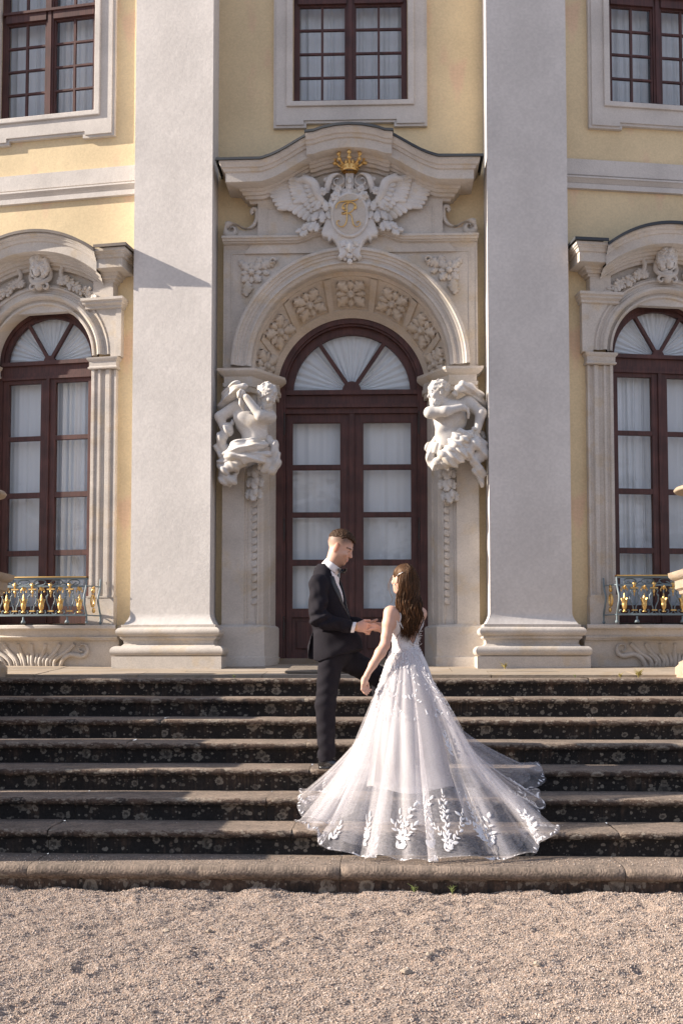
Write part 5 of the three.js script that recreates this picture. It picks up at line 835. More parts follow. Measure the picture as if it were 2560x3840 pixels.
// ---------------------------------------------------------------- urns, stair cheek, mat, weeds
const urnStone = [mat(lin(0.50, 0.40, 0.30), 0.9, { map: tiled(stoneMap, 0.6), bumpMap: tiled(stepBump, 0.5), bumpScale: 0.008 })];
for (const s of [1, -1]) {
  const m = urnStone[0], cx = s > 0 ? 3.60 : -3.76, cz = -11.75, y0 = landY(cz) - 0.01;
  const sq = (h) => [[h, -h], [h, h], [-h, h], [-h, -h], [h, -h]];
  const ped = group('urn_pedestal');
  ped.position.set(cx, y0, cz);
  const ring = (prof) => planSweep([[0.30, 0.001], [0.30, 0.30], [-0.30, 0.30], [-0.30, -0.30], [0.30, -0.30], [0.30, 0.001]], prof.map(([o, y]) => [-o, y]));
  meshOf('foot', [ring([[0.06, 0], [0.06, 0.10], [0.03, 0.13], [0.03, 0.15], [-0.02, 0.18]])], m, ped);
  meshOf('die', [box(-0.28, 0.28, 0.17, 0.84, -0.28, 0.28)], m, ped);
  meshOf('cap', [ring([[-0.02, 0.80], [0.015, 0.82], [0.02, 0.85], [0.05, 0.87], [0.05, 0.95], [0.08, 0.965], [0.10, 0.99], [0.105, 1.03], [-0.3, 1.035]])], m, ped);
  tag(ped, s > 0 ? 'sunlit tan stone pedestal at the right edge of the landing' : 'stone pedestal at the left edge of the landing, seen from its shaded side', 'pedestal', 'pedestals flanking the landing');
  const urn = group('stone_urn'); urn.position.set(cx, y0 + 1.036, cz);
  meshOf('bowl', lathe([[0.001, 0.0], [0.20, 0.0], [0.20, 0.05], [0.12, 0.08], [0.08, 0.13], [0.09, 0.17], [0.16, 0.22], [0.24, 0.32], [0.28, 0.44], [0.27, 0.56], [0.24, 0.64], [0.25, 0.70], [0.31, 0.735], [0.405, 0.752], [0.42, 0.775], [0.40, 0.80], [0.30, 0.83], [0.20, 0.86]], 40), m, urn);
  meshOf('lid', lathe([[0.21, 0.858], [0.17, 0.90], [0.10, 0.94], [0.06, 0.97], [0.07, 1.02], [0.04, 1.07], [0.001, 1.09]], 28), m, urn);
  tag(urn, s > 0 ? 'sunlit tan stone urn with wide flaring rim at the right edge' : 'stone urn with wide flaring rim at the left edge, seen from its shaded side', 'urn', 'urns flanking the landing');
}
// stepped stone cheek wall closing the stairs on the left, just outside the picture; its shadow falls on the steps
{
  const c = group('stair_cheek_wall'); tag(c, 'stepped stone cheek wall closing the left end of the steps', 'wall');
  for (const [za, zb, top] of [[-8.14, -9.32, 1.70], [-9.44, -10.28, 2.04], [-10.40, -11.30, 2.39]]) meshOf('cheek_block', [prism(rect(-4.0, -3.6, -0.05, top - 0.08), zb, za, [], 0.01), prism(rect(-4.06, -3.54, top - 0.08, top), zb - 0.01, za + 0.01, [], 0.015)], urnStone[0], c);
}
{
  const m = meshOf('door_mat', [prism(rect(-0.62, 0.62, 0, 0.96), 0, 0.022, [], 0.006).rotateX(-Math.PI / 2)], mat(lin(0.23, 0.19, 0.15), 1, { bumpMap: tiled(plasterBump, 0.12), bumpScale: 0.01 }));
  m.rotation.x = 0.054; m.position.set(0, landY(-12.25) + 0.004, -12.25);
  tag(m, 'flat grey brown door mat on the landing before the portal door', 'mat');
}
{
  const mg = [mat(lin(0.33, 0.27, 0.09), 0.9), mat(lin(0.14, 0.17, 0.05), 0.9)];
  const weed = (x, y, z, h, n, k, label) => {
    const o = [];
    for (let i = 0; i < n; i++) { const a = rr(0, 6.28), l = rr(0.2, 0.8) * h; o.push(tube([[0, -0.005, 0], [l * 0.25 * Math.cos(a), h * rr(0.3, 0.6), l * 0.25 * Math.sin(a)], [l * Math.cos(a), h * rr(0.5, 1), l * Math.sin(a)]], (t) => 0.0035 * (1 - t) + 0.0006, 5, 3)); if (rnd() < 0.6) o.push(mv(leaf(h * 0.4, h * 0.14, { thick: 0.001, n: 4 }), { x: l * 0.3 * Math.cos(a), y: h * 0.2, z: l * 0.3 * Math.sin(a), ry: a, rx: rr(0.3, 1.2) })); }
    const w = meshOf('weed_tuft', o, mg[k]); w.position.set(x, y, z); tag(w, label, 'weed', 'weeds in the stone joints');
  };
  weed(1.66, landY(-13.05), -13.0, 0.10, 14, 0, 'dry weed tuft at the foot of the right pilaster base');
  weed(2.80, landY(-11.7), -11.7, 0.09, 26, 0, 'low dry grass tuft beside the right stone pedestal');
  weed(2.62, landY(-11.66), -11.66, 0.05, 18, 0, 'small dry grass patch left of the right stone pedestal');
  weed(2.2, landY(-11.7), -11.7, 0.03, 12, 1, 'tiny green weed on the landing right of the right pilaster');
  weed(0.83, 0.01, -8.09, 0.06, 9, 1, 'small green weed on the gravel under the gown hem');
  weed(0.58, 0.01, -8.10, 0.07, 5, 1, 'thin green weed sprouting where bottom step meets gravel');
  weed(-1.05, landY(-11.65), -11.6, 0.03, 10, 1, 'tiny green weed on the landing left of the groom');
}
// a few larger stones lying on the gravel
[[-0.84, -6.93, 0.020, 'pale stone chip on the gravel nearest the left end of the bottom step'], [-0.60, -6.92, 0.014, 'small pale stone chip right of the leftmost one on the gravel'], [-0.40, -6.33, 0.017, 'pale stone chip lying alone on the gravel left of the middle'], [0.49, -6.02, 0.024, 'largest pale stone chip, lying in the middle of the gravel'], [0.62, -6.38, 0.015, 'pale stone chip on the gravel behind the largest one'], [1.15, -6.2, 0.017, 'pale stone chip lying on the gravel at the right']].forEach(([x, z, r, label], i) => {
  const g = new THREE.IcosahedronGeometry(r, 1), p = g.attributes.position;
  for (let k = 0; k < p.count; k++) { const f = 0.75 + 0.5 * hash(Math.round(p.getX(k) * 4000), Math.round(p.getY(k) * 4000), Math.round(p.getZ(k) * 4000) + i); p.setXYZ(k, p.getX(k) * f * 1.35, p.getY(k) * f * 0.7, p.getZ(k) * f); }
  g.computeVertexNormals();
  const m = meshOf('stone_chip', g, M.slab[2]); m.position.set(x, groundY(x, z) + r * 0.35, z); m.rotation.y = i;
  tag(m, label, 'stone', 'pale stone chips on the gravel');
});

// the wood on the far side of the forecourt, behind the viewer, mirrored in the glass
{
  const n = 5200, g = skewUV(new THREE.IcosahedronGeometry(1, 0)), im = new THREE.InstancedMesh(g, mat(0xffffff, 0.95), n), o = new THREE.Object3D(), c = new THREE.Color(), trees = Array.from({ length: 20 }, (_, i) => [-66 + i * 7 + rr(-2, 2), 34 + rr(-4, 6), rr(6, 11.5), rr(2.6, 4)]);
  for (let i = 0; i < n; i++) {
    const [x, z, h, w] = trees[i % 20], a = rr(0, 6.283), u = rr(-1, 1), q = Math.cbrt(rnd()), k = Math.sqrt(1 - u * u) * q, s = rr(0.25, 0.75);
    o.position.set(x + w * k * Math.cos(a), h * 0.52 + h * 0.46 * u * q, z + w * k * Math.sin(a)); o.rotation.set(a, u * 3, a * 2); o.scale.set(s, s * 0.7, s); o.updateMatrix(); im.setMatrixAt(i, o.matrix);
    c.setRGB(rr(0.04, 0.08), rr(0.06, 0.11), rr(0.025, 0.045)); im.setColorAt(i, c);
  }
  im.name = 'distant_wood'; im.castShadow = im.receiveShadow = true; scene.add(im); tag(im, 'distant leafy trees across the forecourt, seen only mirrored in the glass', 'trees', null, 'stuff');
}

// ---------------------------------------------------------------- the groom
const skinTone = [0.58, 0.35, 0.26];
M.skin = new THREE.MeshPhysicalMaterial({ color: 0xffffff, vertexColors: true, roughness: 0.55, sheen: 0.15, sheenRoughness: 0.5, side: THREE.DoubleSide });
const weave = texture(256, (x, y) => { const t = 0.82 + 0.16 * (((Math.floor(x * 128) + Math.floor(y * 128)) & 3) === 0 ? 1 : 0) + 0.1 * (vnoise(x * 40, y * 40, 3, 40) - 0.5); return gray(255 * clamp(t)); });
M.suit = new THREE.MeshPhysicalMaterial({ color: lin(0.021, 0.0185, 0.0245), roughness: 0.88, map: tiled(weave, 0.2), specularIntensity: 0.3, side: THREE.DoubleSide });
M.satin = mat(lin(0.012, 0.011, 0.014), 0.38);
M.shirt = mat(lin(0.80, 0.79, 0.80), 0.8);
M.patent = new THREE.MeshPhysicalMaterial({ color: lin(0.012, 0.011, 0.012), roughness: 0.22, clearcoat: 1, clearcoatRoughness: 0.08 });
const hairBump = texture(256, (x, y) => gray(255 * fbm(x * 90, y * 5, 4, 3, 0)), false);
M.hairMan = new THREE.MeshPhysicalMaterial({ color: lin(0.048, 0.025, 0.013), roughness: 0.6, specularIntensity: 0.35, side: THREE.DoubleSide });
const groom = group('person');
tag(groom, 'man in dark suit and bow tie, foot on a higher step, holding hands', 'person');
groom.position.set(0, 0.687, -9.64);
const TURN = -14 * D2R, turnT = (f) => placed(f, { ry: TURN });
{
  const R3 = (x, y, z, a) => { const c = Math.cos(a), s = Math.sin(a); return [x * c + z * s, y, -x * s + z * c]; };
  // joints
  const shR = [-0.125, 1.45, 0.185], elR = [-0.118, 1.165, 0.265], wrR = [0.135, 1.105, 0.225];
  const shL = [-0.03, 1.45, -0.19], elL = [0.05, 1.17, -0.24], wrL = [0.24, 1.12, -0.10];
  const hipR = [-0.03, 0.90, 0.085], knR = [-0.075, 0.50, 0.10], anR = [-0.066, 0.10, 0.09];
  const hipL = [0.0, 0.90, -0.09], knL = [0.36, 0.71, -0.33], anL = [0.37, 0.29, -0.52];
  const headAt = { p: [0.042, 1.748, 0.0], ry: 76 * D2R, rx: 24 * D2R, s: 1.08 };
  const head = placed(headField, headAt), neck = capsule([-0.080, 1.50, 0], [0.010, 1.70, 0], 0.058, 0.062), jaw = placed(ellip([0, -0.06, 0.0], [0.058, 0.05, 0.06]), headAt);
  const headNeck = (x, y, z) => smin(smin(head(x, y, z), jaw(x, y, z), 0.03), neck(x, y, z), 0.035);
  const inHead = (() => { const m = new THREE.Matrix4().makeRotationFromEuler(new THREE.Euler(headAt.rx, headAt.ry, 0, 'YXZ')), q = new THREE.Vector3(); m.transpose(); return (x, y, z) => { q.set(x - headAt.p[0], y - headAt.p[1], z - headAt.p[2]).divideScalar(headAt.s).applyMatrix4(m); return q; }; })();
  const faceColour = (x, y, z) => {
    const q = inHead(x, y, z), n = vnoise(x * 300, y * 300, z * 300 + 0.5);
    let c = skinTone.map((v) => v * (0.94 + 0.12 * n));
    const hl = q.y - 0.004 - 0.55 * Math.max(0, q.z - 0.005) + 0.25 * Math.max(0, -q.z - 0.02), dens = sstep(-0.012, 0.05, hl) * (0.55 + 0.45 * vnoise(x * 420, y * 420, z * 420)); c = [lerp(c[0], 0.085, dens), lerp(c[1], 0.048, dens), lerp(c[2], 0.027, dens)];
    const stub = sstep(-0.035, -0.07, q.y) * sstep(-0.02, 0.02, q.z) * (0.55 + 0.45 * n) * (Math.hypot(q.x, (q.y + 0.067) * 1.6) < 0.021 && q.z > 0.06 ? 0 : 1);
    c = [lerp(c[0], 0.30, stub * 0.62), lerp(c[1], 0.165, stub * 0.62), lerp(c[2], 0.10, stub * 0.62)];
    const lip = Math.abs(q.y + 0.067) < 0.011 && Math.abs(q.x) < 0.02 && q.z > 0.07 ? 0.7 : 0; c = [lerp(c[0], 0.50, lip), lerp(c[1], 0.20, lip), lerp(c[2], 0.17, lip)];
    const brow = Math.abs(Math.abs(q.x) - 0.032) < 0.019 && Math.abs(q.y - 0.020 + 0.12 * Math.abs(Math.abs(q.x) - 0.034)) < 0.0055 && q.z > 0.05 ? 0.85 : 0; c = [lerp(c[0], 0.10, brow), lerp(c[1], 0.055, brow), lerp(c[2], 0.03, brow)];
    const eye = Math.hypot((Math.abs(q.x) - 0.031) / 0.012, (q.y + 0.002) / 0.0042) < 1 && q.z > 0.07 ? 1 : 0; if (eye) c = Math.hypot(Math.abs(q.x) - 0.031, q.y + 0.002) < 0.0045 ? [0.05, 0.04, 0.035] : [0.25, 0.17, 0.14];
    const ear = Math.abs(q.x) > 0.068 && Math.hypot((q.y + 0.008) / 0.036, (q.z + 0.012) / 0.026) < 1 ? 1 : 0; if (ear) c = [c[0] * 1.02, c[1] * 0.78, c[2] * 0.72];  // ear reddened: glow of light through it painted into the skin colour
    return c;
  };
  const handCol = (x, y, z) => { const n = vnoise(x * 200, y * 200, z * 200); return [skinTone[0] * (0.92 + 0.12 * n), skinTone[1] * (0.88 + 0.14 * n), skinTone[2] * (0.88 + 0.14 * n)]; };
  // right hand: back of the hand to the viewer, fingers closing under hers, thumb on top
  const handR = blend([capsule([0.10, 1.108, 0.230], [0.165, 1.108, 0.222], 0.029, 0.028), ellip([0.208, 1.110, 0.214], [0.052, 0.042, 0.024])], 0.02);
  const fingers = [0, 1, 2, 3].map((k) => chain([[0.243 - k * 0.004, 1.138 - k * 0.021, 0.210], [0.276 - k * 0.006, 1.125 - k * 0.021, 0.198], [0.284 - k * 0.006, 1.108 - k * 0.017, 0.172], [0.262 - k * 0.006, 1.098 - k * 0.014, 0.160]], [0.0115, 0.0105, 0.0095, 0.0085], 0.004));
  const thumb = chain([[0.195, 1.138, 0.196], [0.232, 1.158, 0.188], [0.272, 1.160, 0.184]], [0.0145, 0.0115, 0.0095], 0.006);
  const hand = (x, y, z) => { let d = handR(x, y, z); for (const f of fingers) d = smin(d, f(x, y, z), 0.007); return smin(d, thumb(x, y, z), 0.012); };
  const handLf = blend([ellip([0.275, 1.125, -0.09], [0.045, 0.04, 0.022]), ...[0, 1, 2, 3].map((k) => capsule([0.31, 1.15 - k * 0.02, -0.085], [0.37, 1.145 - k * 0.02, -0.075], 0.0105, 0.0085)), capsule([0.27, 1.155, -0.08], [0.325, 1.175, -0.07], 0.012, 0.01)], 0.007);
  const core = blend([ellip([-0.06, 1.28, 0], [0.11, 0.24, 0.15]), ellip([-0.01, 0.95, 0], [0.11, 0.16, 0.14]), chain([shR, elR, wrR], [0.05, 0.042, 0.026]), chain([shL, elL, wrL], [0.05, 0.042, 0.026]), chain([hipR, knR, [anR[0] - 0.015, 0.12, anR[2]]], [0.07, 0.05, 0.03]), chain([hipL, knL, [anL[0] - 0.01, 0.31, anL[2]]], [0.07, 0.05, 0.03]), neck], 0.05);
  const body = meshOf('body', [sdfMesh(headNeck, [-0.16, 1.44, -0.13], [0.2, 1.92, 0.13], 0.0042, faceColour), sdfMesh(hand, [0.08, 1.03, 0.13], [0.32, 1.2, 0.27], 0.0035, handCol), sdfMesh(handLf, [0.2, 1.05, -0.14], [0.4, 1.21, -0.04], 0.004, handCol), sdfMesh(core, [-0.32, -0.02, -0.68], [0.62, 1.62, 0.36], 0.014, handCol)], M.skin, groom);
  // cropped hair, longer on top
  const fuzz = (x, y, z) => 0.004 * (vnoise(x * 260, y * 260, z * 260) - 0.4) + 0.007 * (vnoise(x * 70, y * 200, z * 170) - 0.4);
  const hairTop = placed((x, y, z) => smax(ellip([0, 0.046, -0.012], [0.0765, 0.090, 0.107])(x, y, z) - fuzz(x, y, z), -(y - 0.068 - 0.03 * sstep(0.0, 0.07, z) * Math.abs(x) / 0.06 + 0.30 * Math.max(0, -z - 0.03) - 0.012 * (vnoise(x * 60, y * 60, z * 60) - 0.5)), 0.008), headAt);
  meshOf('hair', sdfMesh(hairTop, [-0.14, 1.72, -0.13], [0.22, 1.93, 0.13], 0.0042), M.hairMan, groom);
  // jacket
  const torso0 = blend([ellip([-0.072, 1.29, 0], [0.142, 0.25, 0.195]), ellip([-0.02, 1.08, 0], [0.15, 0.22, 0.172]), ellip([0.0, 0.90, 0], [0.226, 0.26, 0.198]), capsule([-0.085, 1.455, -0.135], [-0.085, 1.455, 0.135], 0.068), ellip([-0.080, 1.545, 0], [0.098, 0.10, 0.108])], 0.06);
  const crease = (x, y, z) => 0.003 * Math.sin(30 * y - 18 * x + 6 * vnoise(x * 7, y * 7, z * 7 + 3)) * sstep(1.35, 1.1, y) + 0.0018 * Math.sin(44 * x + 24 * y + 5 * vnoise(x * 9, y * 9, z * 9));
  const torso = turnT((x, y, z) => torso0(x, y, z) + crease(x, y, z));
  const vw = (y) => 0.072 * sstep(1.13, 1.50, y);
  const vcut = turnT((x, y, z) => Math.max(Math.abs(z - 0.004) - vw(y), 1.15 - y, -(x + 0.035)));
  const hem = turnT((x, y, z) => 0.842 + Math.max(0, x + 0.08) * 0.33 + Math.max(0, -0.08 - x) * 0.17 - y);
  const vent = (x, y, z) => Math.max(Math.abs(x - lerp(-0.195, -0.172, clamp((y - 0.85) / 0.29))) - 0.026 * clamp((1.13 - y) / 0.28), y - 1.13, 0.0 - z, -(z - 0.02));
  const arm = (a, b, c) => { const f = chain([a, b, c], [0.078, 0.064, 0.048], 0.03); return (x, y, z) => { const d = f(x, y, z); if (d > 0.05) return d - 0.01; const e = Math.hypot(x - b[0], y - b[1], z - b[2]), k = Math.exp(-e * e / 0.02); return d + (0.0095 * k + 0.0014) * Math.sin(58 * (y - 0.5 * x) + 5 * vnoise(x * 9 + 2, y * 9, z * 9)) + 0.0022 * Math.sin(80 * (x + 0.6 * y) + 4 * vnoise(x * 12, y * 12, 4)); }; };
  const slR = arm(shR, elR, wrR), slL = arm(shL, elL, wrL), cutR = (x, y, z) => (x - wrR[0]) * 0.97 - (y - wrR[1]) * 0.24 + 0.0, cutL = (x, y, z) => (x - wrL[0]) * 0.8 + (z - wrL[2]) * 0.6;
  const jacket = (x, y, z) => { let d = Math.max(torso(x, y, z), hem(x, y, z)); if (d < 0.08) { d = smax(d, -vcut(x, y, z), 0.006); d = Math.max(d, -vent(x, y, z)); } d = smin(d, Math.max(slR(x, y, z), cutR(x, y, z)), 0.012); d = smin(d, Math.max(slL(x, y, z), cutL(x, y, z)), 0.02); return d; };
  meshOf('jacket', sdfMesh(jacket, [-0.32, 0.78, -0.34], [0.34, 1.60, 0.36], 0.0075), M.suit, groom);
  const lapel = turnT((x, y, z) => { const d = torso0(x, y, z) - 0.007; if (d > 0.05) return d; const e = Math.abs(z - 0.004) - vw(y); return Math.max(d, -(torso0(x, y, z) + 0.004), -e - 0.001, e - 0.055 * sstep(1.14, 1.40, y) * (1 - 0.4 * sstep(1.44, 1.5, y)), 1.15 - y, y - 1.515, -(x + 0.045)); });
  meshOf('lapel', sdfMesh(lapel, [-0.12, 1.1, -0.2], [0.16, 1.54, 0.2], 0.005), M.satin, groom);
  meshOf('pocket_flap', [mv(box(-0.075, 0.075, -0.012, 0.012, -0.004, 0.004), { x: -0.075, y: 1.105, z: 0.196, ry: TURN - 0.25, rz: -0.05 })], M.suit, groom);
  // shirt, collar, cuffs, bow tie
  const sfront = turnT((x, y, z) => Math.max(torso0(x, y, z) + 0.012, 1.12 - y, -(x + 0.06), Math.abs(z) - 0.13));
  const collar0 = (x, y, z) => { const r = Math.hypot(x, z); return Math.max(Math.abs(r - 0.070 - 0.10 * (0.0 - y)) - 0.0045, Math.abs(y) - 0.027); };
  const collar = placed(collar0, { p: [-0.034, 1.598, 0], rz: -36 * D2R });
  const cuffR = (x, y, z) => { const f = capsule(wrR, [0.19, 1.108, 0.222], 0.040, 0.039)(x, y, z), a = (x - wrR[0]) * 0.97 - (y - wrR[1]) * 0.24; return Math.max(Math.abs(f + 0.003) - 0.0045, -a - 0.03, a - 0.026); };
  const throat = chain([[-0.07, 1.42, 0], [-0.055, 1.52, 0.0], [-0.035, 1.585, 0]], [0.10, 0.078, 0.066], 0.03);
  meshOf('shirt', [sdfMesh((x, y, z) => Math.min(sfront(x, y, z), collar(x, y, z), Math.max(throat(x, y, z), y - 1.555 + 0.8 * (x + 0.03))), [-0.18, 1.1, -0.2], [0.2, 1.70, 0.2], 0.0055), sdfMesh(cuffR, [0.06, 1.03, 0.15], [0.22, 1.18, 0.29], 0.004)], M.shirt, groom);
  meshOf('bow_tie', [...[-1, 1].map((k) => mv(leaf(0.078, 0.066, { pow: 0.2, bulge: 0.5, thick: 0.016, n: 6 }), { x: 0.048, y: 1.562, z: 0.004 + k * 0.005, rx: k * Math.PI / 2, ry: 0.2 })), ball(0.052, 1.562, 0.004, 0.015, 0.017, 0.016)], M.satin, groom);
  // trousers
  const wr = (x, y, z) => { const n = vnoise(x * 7 + 3, y * 6, z * 7), k = sstep(0.45, 0.75, vnoise(x * 3, y * 7, 8.3)); return 0.0075 * k * Math.sin(44 * (y + 0.7 * x) + 7 * n) + 0.002 * Math.sin(70 * (y - 0.5 * x) + 6 * n); };
  const legR = chain([hipR, knR, anR], [0.098, 0.079, 0.066], 0.03), legL = chain([hipL, knL, anL], [0.108, 0.084, 0.066], 0.03), pel = ellip([-0.01, 0.92, 0], [0.14, 0.14, 0.15]);
  const trousers = (x, y, z) => { let d = smin(smin(legR(x, y, z), pel(x, y, z), 0.05), legL(x, y, z), 0.05); if (d < 0.04) { const q = Math.abs(z - 0.09) < 0.2 && y < 0.8 && x < 0.1 ? 1 : 0; d += wr(x, y, z); } return Math.max(d, y - 1.0, z > -0.2 ? 0.062 - y + 0.12 * (x + 0.07) : 0.245 - y); };
  meshOf('trousers', sdfMesh(trousers, [-0.24, 0.03, -0.64], [0.52, 1.02, 0.26], 0.0085), M.suit, groom);
  // patent shoes
  const shoe = (x, y, z) => { let d = blend([ellip([0.085, 0.037, 0], [0.085, 0.036, 0.043]), ellip([-0.03, 0.042, 0], [0.075, 0.045, 0.037]), capsule([-0.045, 0.06, 0], [-0.05, 0.10, 0], 0.036, 0.04)], 0.03)(x, y, z); d = Math.max(d, -(y - 0.014)); const sole = Math.max(ellip([0.045, 0.008, 0], [0.14, 0.05, 0.046])(x, y, z), Math.abs(y - 0.011) - 0.006); const heel = Math.max(Math.hypot((x + 0.055) * 0.8, z) - 0.036, Math.abs(y - 0.008) - 0.009); return Math.min(smin(d, sole, 0.004), heel, Math.max(Math.hypot(x - 0.005, z) - 0.03, Math.abs(y - 0.085) - 0.006, x - 0.03)); };
  const shoeGeo = sdfMesh(shoe, [-0.12, -0.012, -0.06], [0.20, 0.15, 0.06], 0.0045);
  meshOf('shoe', mv(shoeGeo, { x: -0.032, y: 0.003, z: 0.095, ry: -0.10 }), M.patent, groom);
  meshOf('shoe', mv(shoeGeo, { x: 0.40, y: 0.175, z: -0.52, ry: -0.05 }), M.patent, groom);
  // wrist band
  meshOf('bracelet', tube(Array.from({ length: 13 }, (_, i) => { const t = i / 12 * 6.2832; return [0.172 + 0.004 * Math.cos(t), 1.108 + 0.031 * Math.cos(t), 0.221 + 0.031 * Math.sin(t)]; }), 0.0022, 24, 5), M.gold, groom);
}

// ---------------------------------------------------------------- the bride
const bride = group('person');
tag(bride, 'woman in white lace gown seen from behind, long brown hair, holding hands', 'person');
const BR = [0.55, 0.515, -9.40];
bride.position.set(...BR);
M.lace = mat(lin(0.70, 0.68, 0.685), 0.85);
M.lining = mat(lin(0.68, 0.645, 0.645), 0.9);
{
  const YAW = 38 * D2R, turn = (f) => placed(f, { ry: YAW });
  const rot = (x, y, z) => [x * Math.cos(YAW) + z * Math.sin(YAW), y, -x * Math.sin(YAW) + z * Math.cos(YAW)];
  const shL = rot(-0.148, 1.385, 0.0), shR = rot(0.148, 1.385, 0.0);
  const elL = [-0.158, 1.140, 0.155], wrL = [-0.288, 0.925, 0.20];
  const elR = [0.06, 1.21, -0.22], wrR = [-0.190, 1.262, -0.075];
  const torso = turn(blend([ellip([0, 1.29, -0.012], [0.128, 0.155, 0.088]), capsule([-0.135, 1.385, 0], [0.135, 1.385, 0], 0.047), ellip([0, 1.11, 0], [0.108, 0.14, 0.082]), ellip([0, 0.95, 0.006], [0.135, 0.15, 0.10]), ellip([-0.066, 1.255, -0.095], [0.074, 0.070, 0.068]), ellip([0.066, 1.255, -0.095], [0.074, 0.070, 0.068]), ellip([-0.06, 1.34, 0.035], [0.065, 0.085, 0.05]), ellip([0.06, 1.34, 0.035], [0.065, 0.085, 0.05])], 0.045));
  const spine = turn(capsule([0, 1.42, 0.088], [0, 1.05, 0.085], 0.012)), neck = capsule([0, 1.39, 0.0], [-0.018, 1.57, -0.01], 0.052, 0.047);
  const mixP = (a, b, t) => a.map((v, i) => lerp(v, b[i], t)), armL = chain([shL, mixP(shL, elL, 0.35), mixP(shL, elL, 0.75), elL, mixP(elL, wrL, 0.28), mixP(elL, wrL, 0.7), wrL], [0.053, 0.047, 0.0385, 0.037, 0.0395, 0.029, 0.0235], 0.02), armR = chain([shR, elR, wrR], [0.050, 0.040, 0.026], 0.03);
  const headAt = { p: [-0.022, 1.648, 0.0], ry: 221 * D2R, rx: -9 * D2R, s: 0.96 };
  const head = placed(headField, headAt);
  const handL = (() => { const P = blend([capsule(wrL, [-0.305, 0.885, 0.203], 0.024, 0.024), ellip([-0.318, 0.858, 0.205], [0.024, 0.042, 0.032])], 0.015); const f = [0, 1, 2, 3].map((k) => chain([[-0.330 + k * 0.002, 0.836 + k * 0.002, 0.228 - k * 0.015], [-0.332 + k * 0.009, 0.803 + k * 0.005, 0.232 - k * 0.016], [-0.314 + k * 0.010, 0.778 + k * 0.007, 0.230 - k * 0.016], [-0.296 + k * 0.010, 0.764 + k * 0.012, 0.226 - k * 0.016]], [0.0098, 0.0092, 0.0082, 0.007], 0.004)); const t = chain([[-0.308, 0.880, 0.185], [-0.292, 0.846, 0.172], [-0.284, 0.815, 0.172]], [0.0125, 0.0105, 0.0085], 0.006); return (x, y, z) => { let d = P(x, y, z); for (const q of f) d = smin(d, q(x, y, z), 0.006); return smin(d, t(x, y, z), 0.01); }; })();
  const handR = (() => { const P = blend([capsule(wrR, [-0.225, 1.275, -0.062], 0.024, 0.022), ellip([-0.252, 1.286, -0.055], [0.040, 0.026, 0.022])], 0.015); const f = [0, 1, 2, 3].map((k) => chain([[-0.282, 1.302 - k * 0.011, -0.062 + k * 0.006], [-0.312, 1.300 - k * 0.012, -0.066 + k * 0.006], [-0.338, 1.288 - k * 0.012, -0.072 + k * 0.006]], [0.0092, 0.0085, 0.007], 0.004)); const t = chain([[-0.236, 1.268, -0.04], [-0.272, 1.262, -0.026], [-0.304, 1.256, -0.022]], [0.012, 0.0098, 0.0078], 0.006); return (x, y, z) => { let d = P(x, y, z); for (const q of f) d = smin(d, q(x, y, z), 0.006); return smin(d, t(x, y, z), 0.01); }; })();
  const legs = blend([chain([rot(-0.08, 0.9, 0), rot(-0.075, 0.47, -0.01), rot(-0.07, 0.09, 0.03)], [0.085, 0.055, 0.034]), chain([rot(0.08, 0.9, 0), rot(0.075, 0.47, -0.01), rot(0.07, 0.09, 0.03)], [0.085, 0.055, 0.034])], 0.03);
  const skin = (x, y, z) => { let d = smin(torso(x, y, z), neck(x, y, z), 0.05); if (d < 0.05) d = smax(d, -spine(x, y, z), 0.03); d = smin(d, armL(x, y, z), 0.028); d = smin(d, armR(x, y, z), 0.03); return smin(d, head(x, y, z), 0.02); };
  const col = (x, y, z) => { const n = vnoise(x * 150, y * 150, z * 150), e = Math.hypot(x - elL[0], y - elL[1], z - elL[2]) < 0.05 ? 0.93 : 1; return [skinTone[0] * 1.05 * (0.95 + 0.1 * n), skinTone[1] * 1.06 * e * (0.93 + 0.12 * n), skinTone[2] * 1.05 * e * (0.93 + 0.12 * n)]; };
  meshOf('body', [sdfMesh(skin, [-0.36, 0.80, -0.30], [0.26, 1.82, 0.26], 0.0058, col), sdfMesh(handL, [-0.37, 0.73, 0.12], [-0.24, 0.96, 0.27], 0.0034, col), sdfMesh(handR, [-0.37, 1.2, -0.14], [-0.16, 1.33, 0.02], 0.0034, col), sdfMesh(legs, [-0.2, 0.02, -0.2], [0.2, 0.99, 0.2], 0.014, col)], M.skin, bride);
  // bodice with deep V back, lace leaves, straps
  const region = (x, y, z) => { const c = Math.cos(YAW), s = Math.sin(YAW), lx = x * c - z * s, lz = x * s + z * c; return lz > 0 ? y - (1.128 + 1.55 * Math.abs(lx)) : y - lerp(1.325, 1.30, sstep(0, -0.1, lz)); };
  const bod = (x, y, z) => { const d = torso(x, y, z) - 0.006; return d > 0.04 ? d : Math.max(d + 0.0015 * Math.sin(x * 260) * Math.sin(y * 260), region(x, y, z) + 0.006 * (vnoise(x * 60, y * 60, z * 60) - 0.5), 1.03 - y, -(torso(x, y, z) + 0.008)); };
  meshOf('bodice', sdfMesh(bod, [-0.22, 1.0, -0.22], [0.22, 1.36, 0.2], 0.0052), M.lace, bride);
  const onTorso = (lx, y, back) => { const o = rot(lx, y, back ? 0.25 : -0.25), dir = rot(0, 0, back ? -1 : 1); let t = 0; for (let k = 0; k < 30; k++) { const d = torso(o[0] + dir[0] * t, y, o[2] + dir[2] * t) - 0.010; t += d; if (d < 0.0005) break; } return [o[0] + dir[0] * t, y, o[2] + dir[2] * t]; };
  const lv = [];
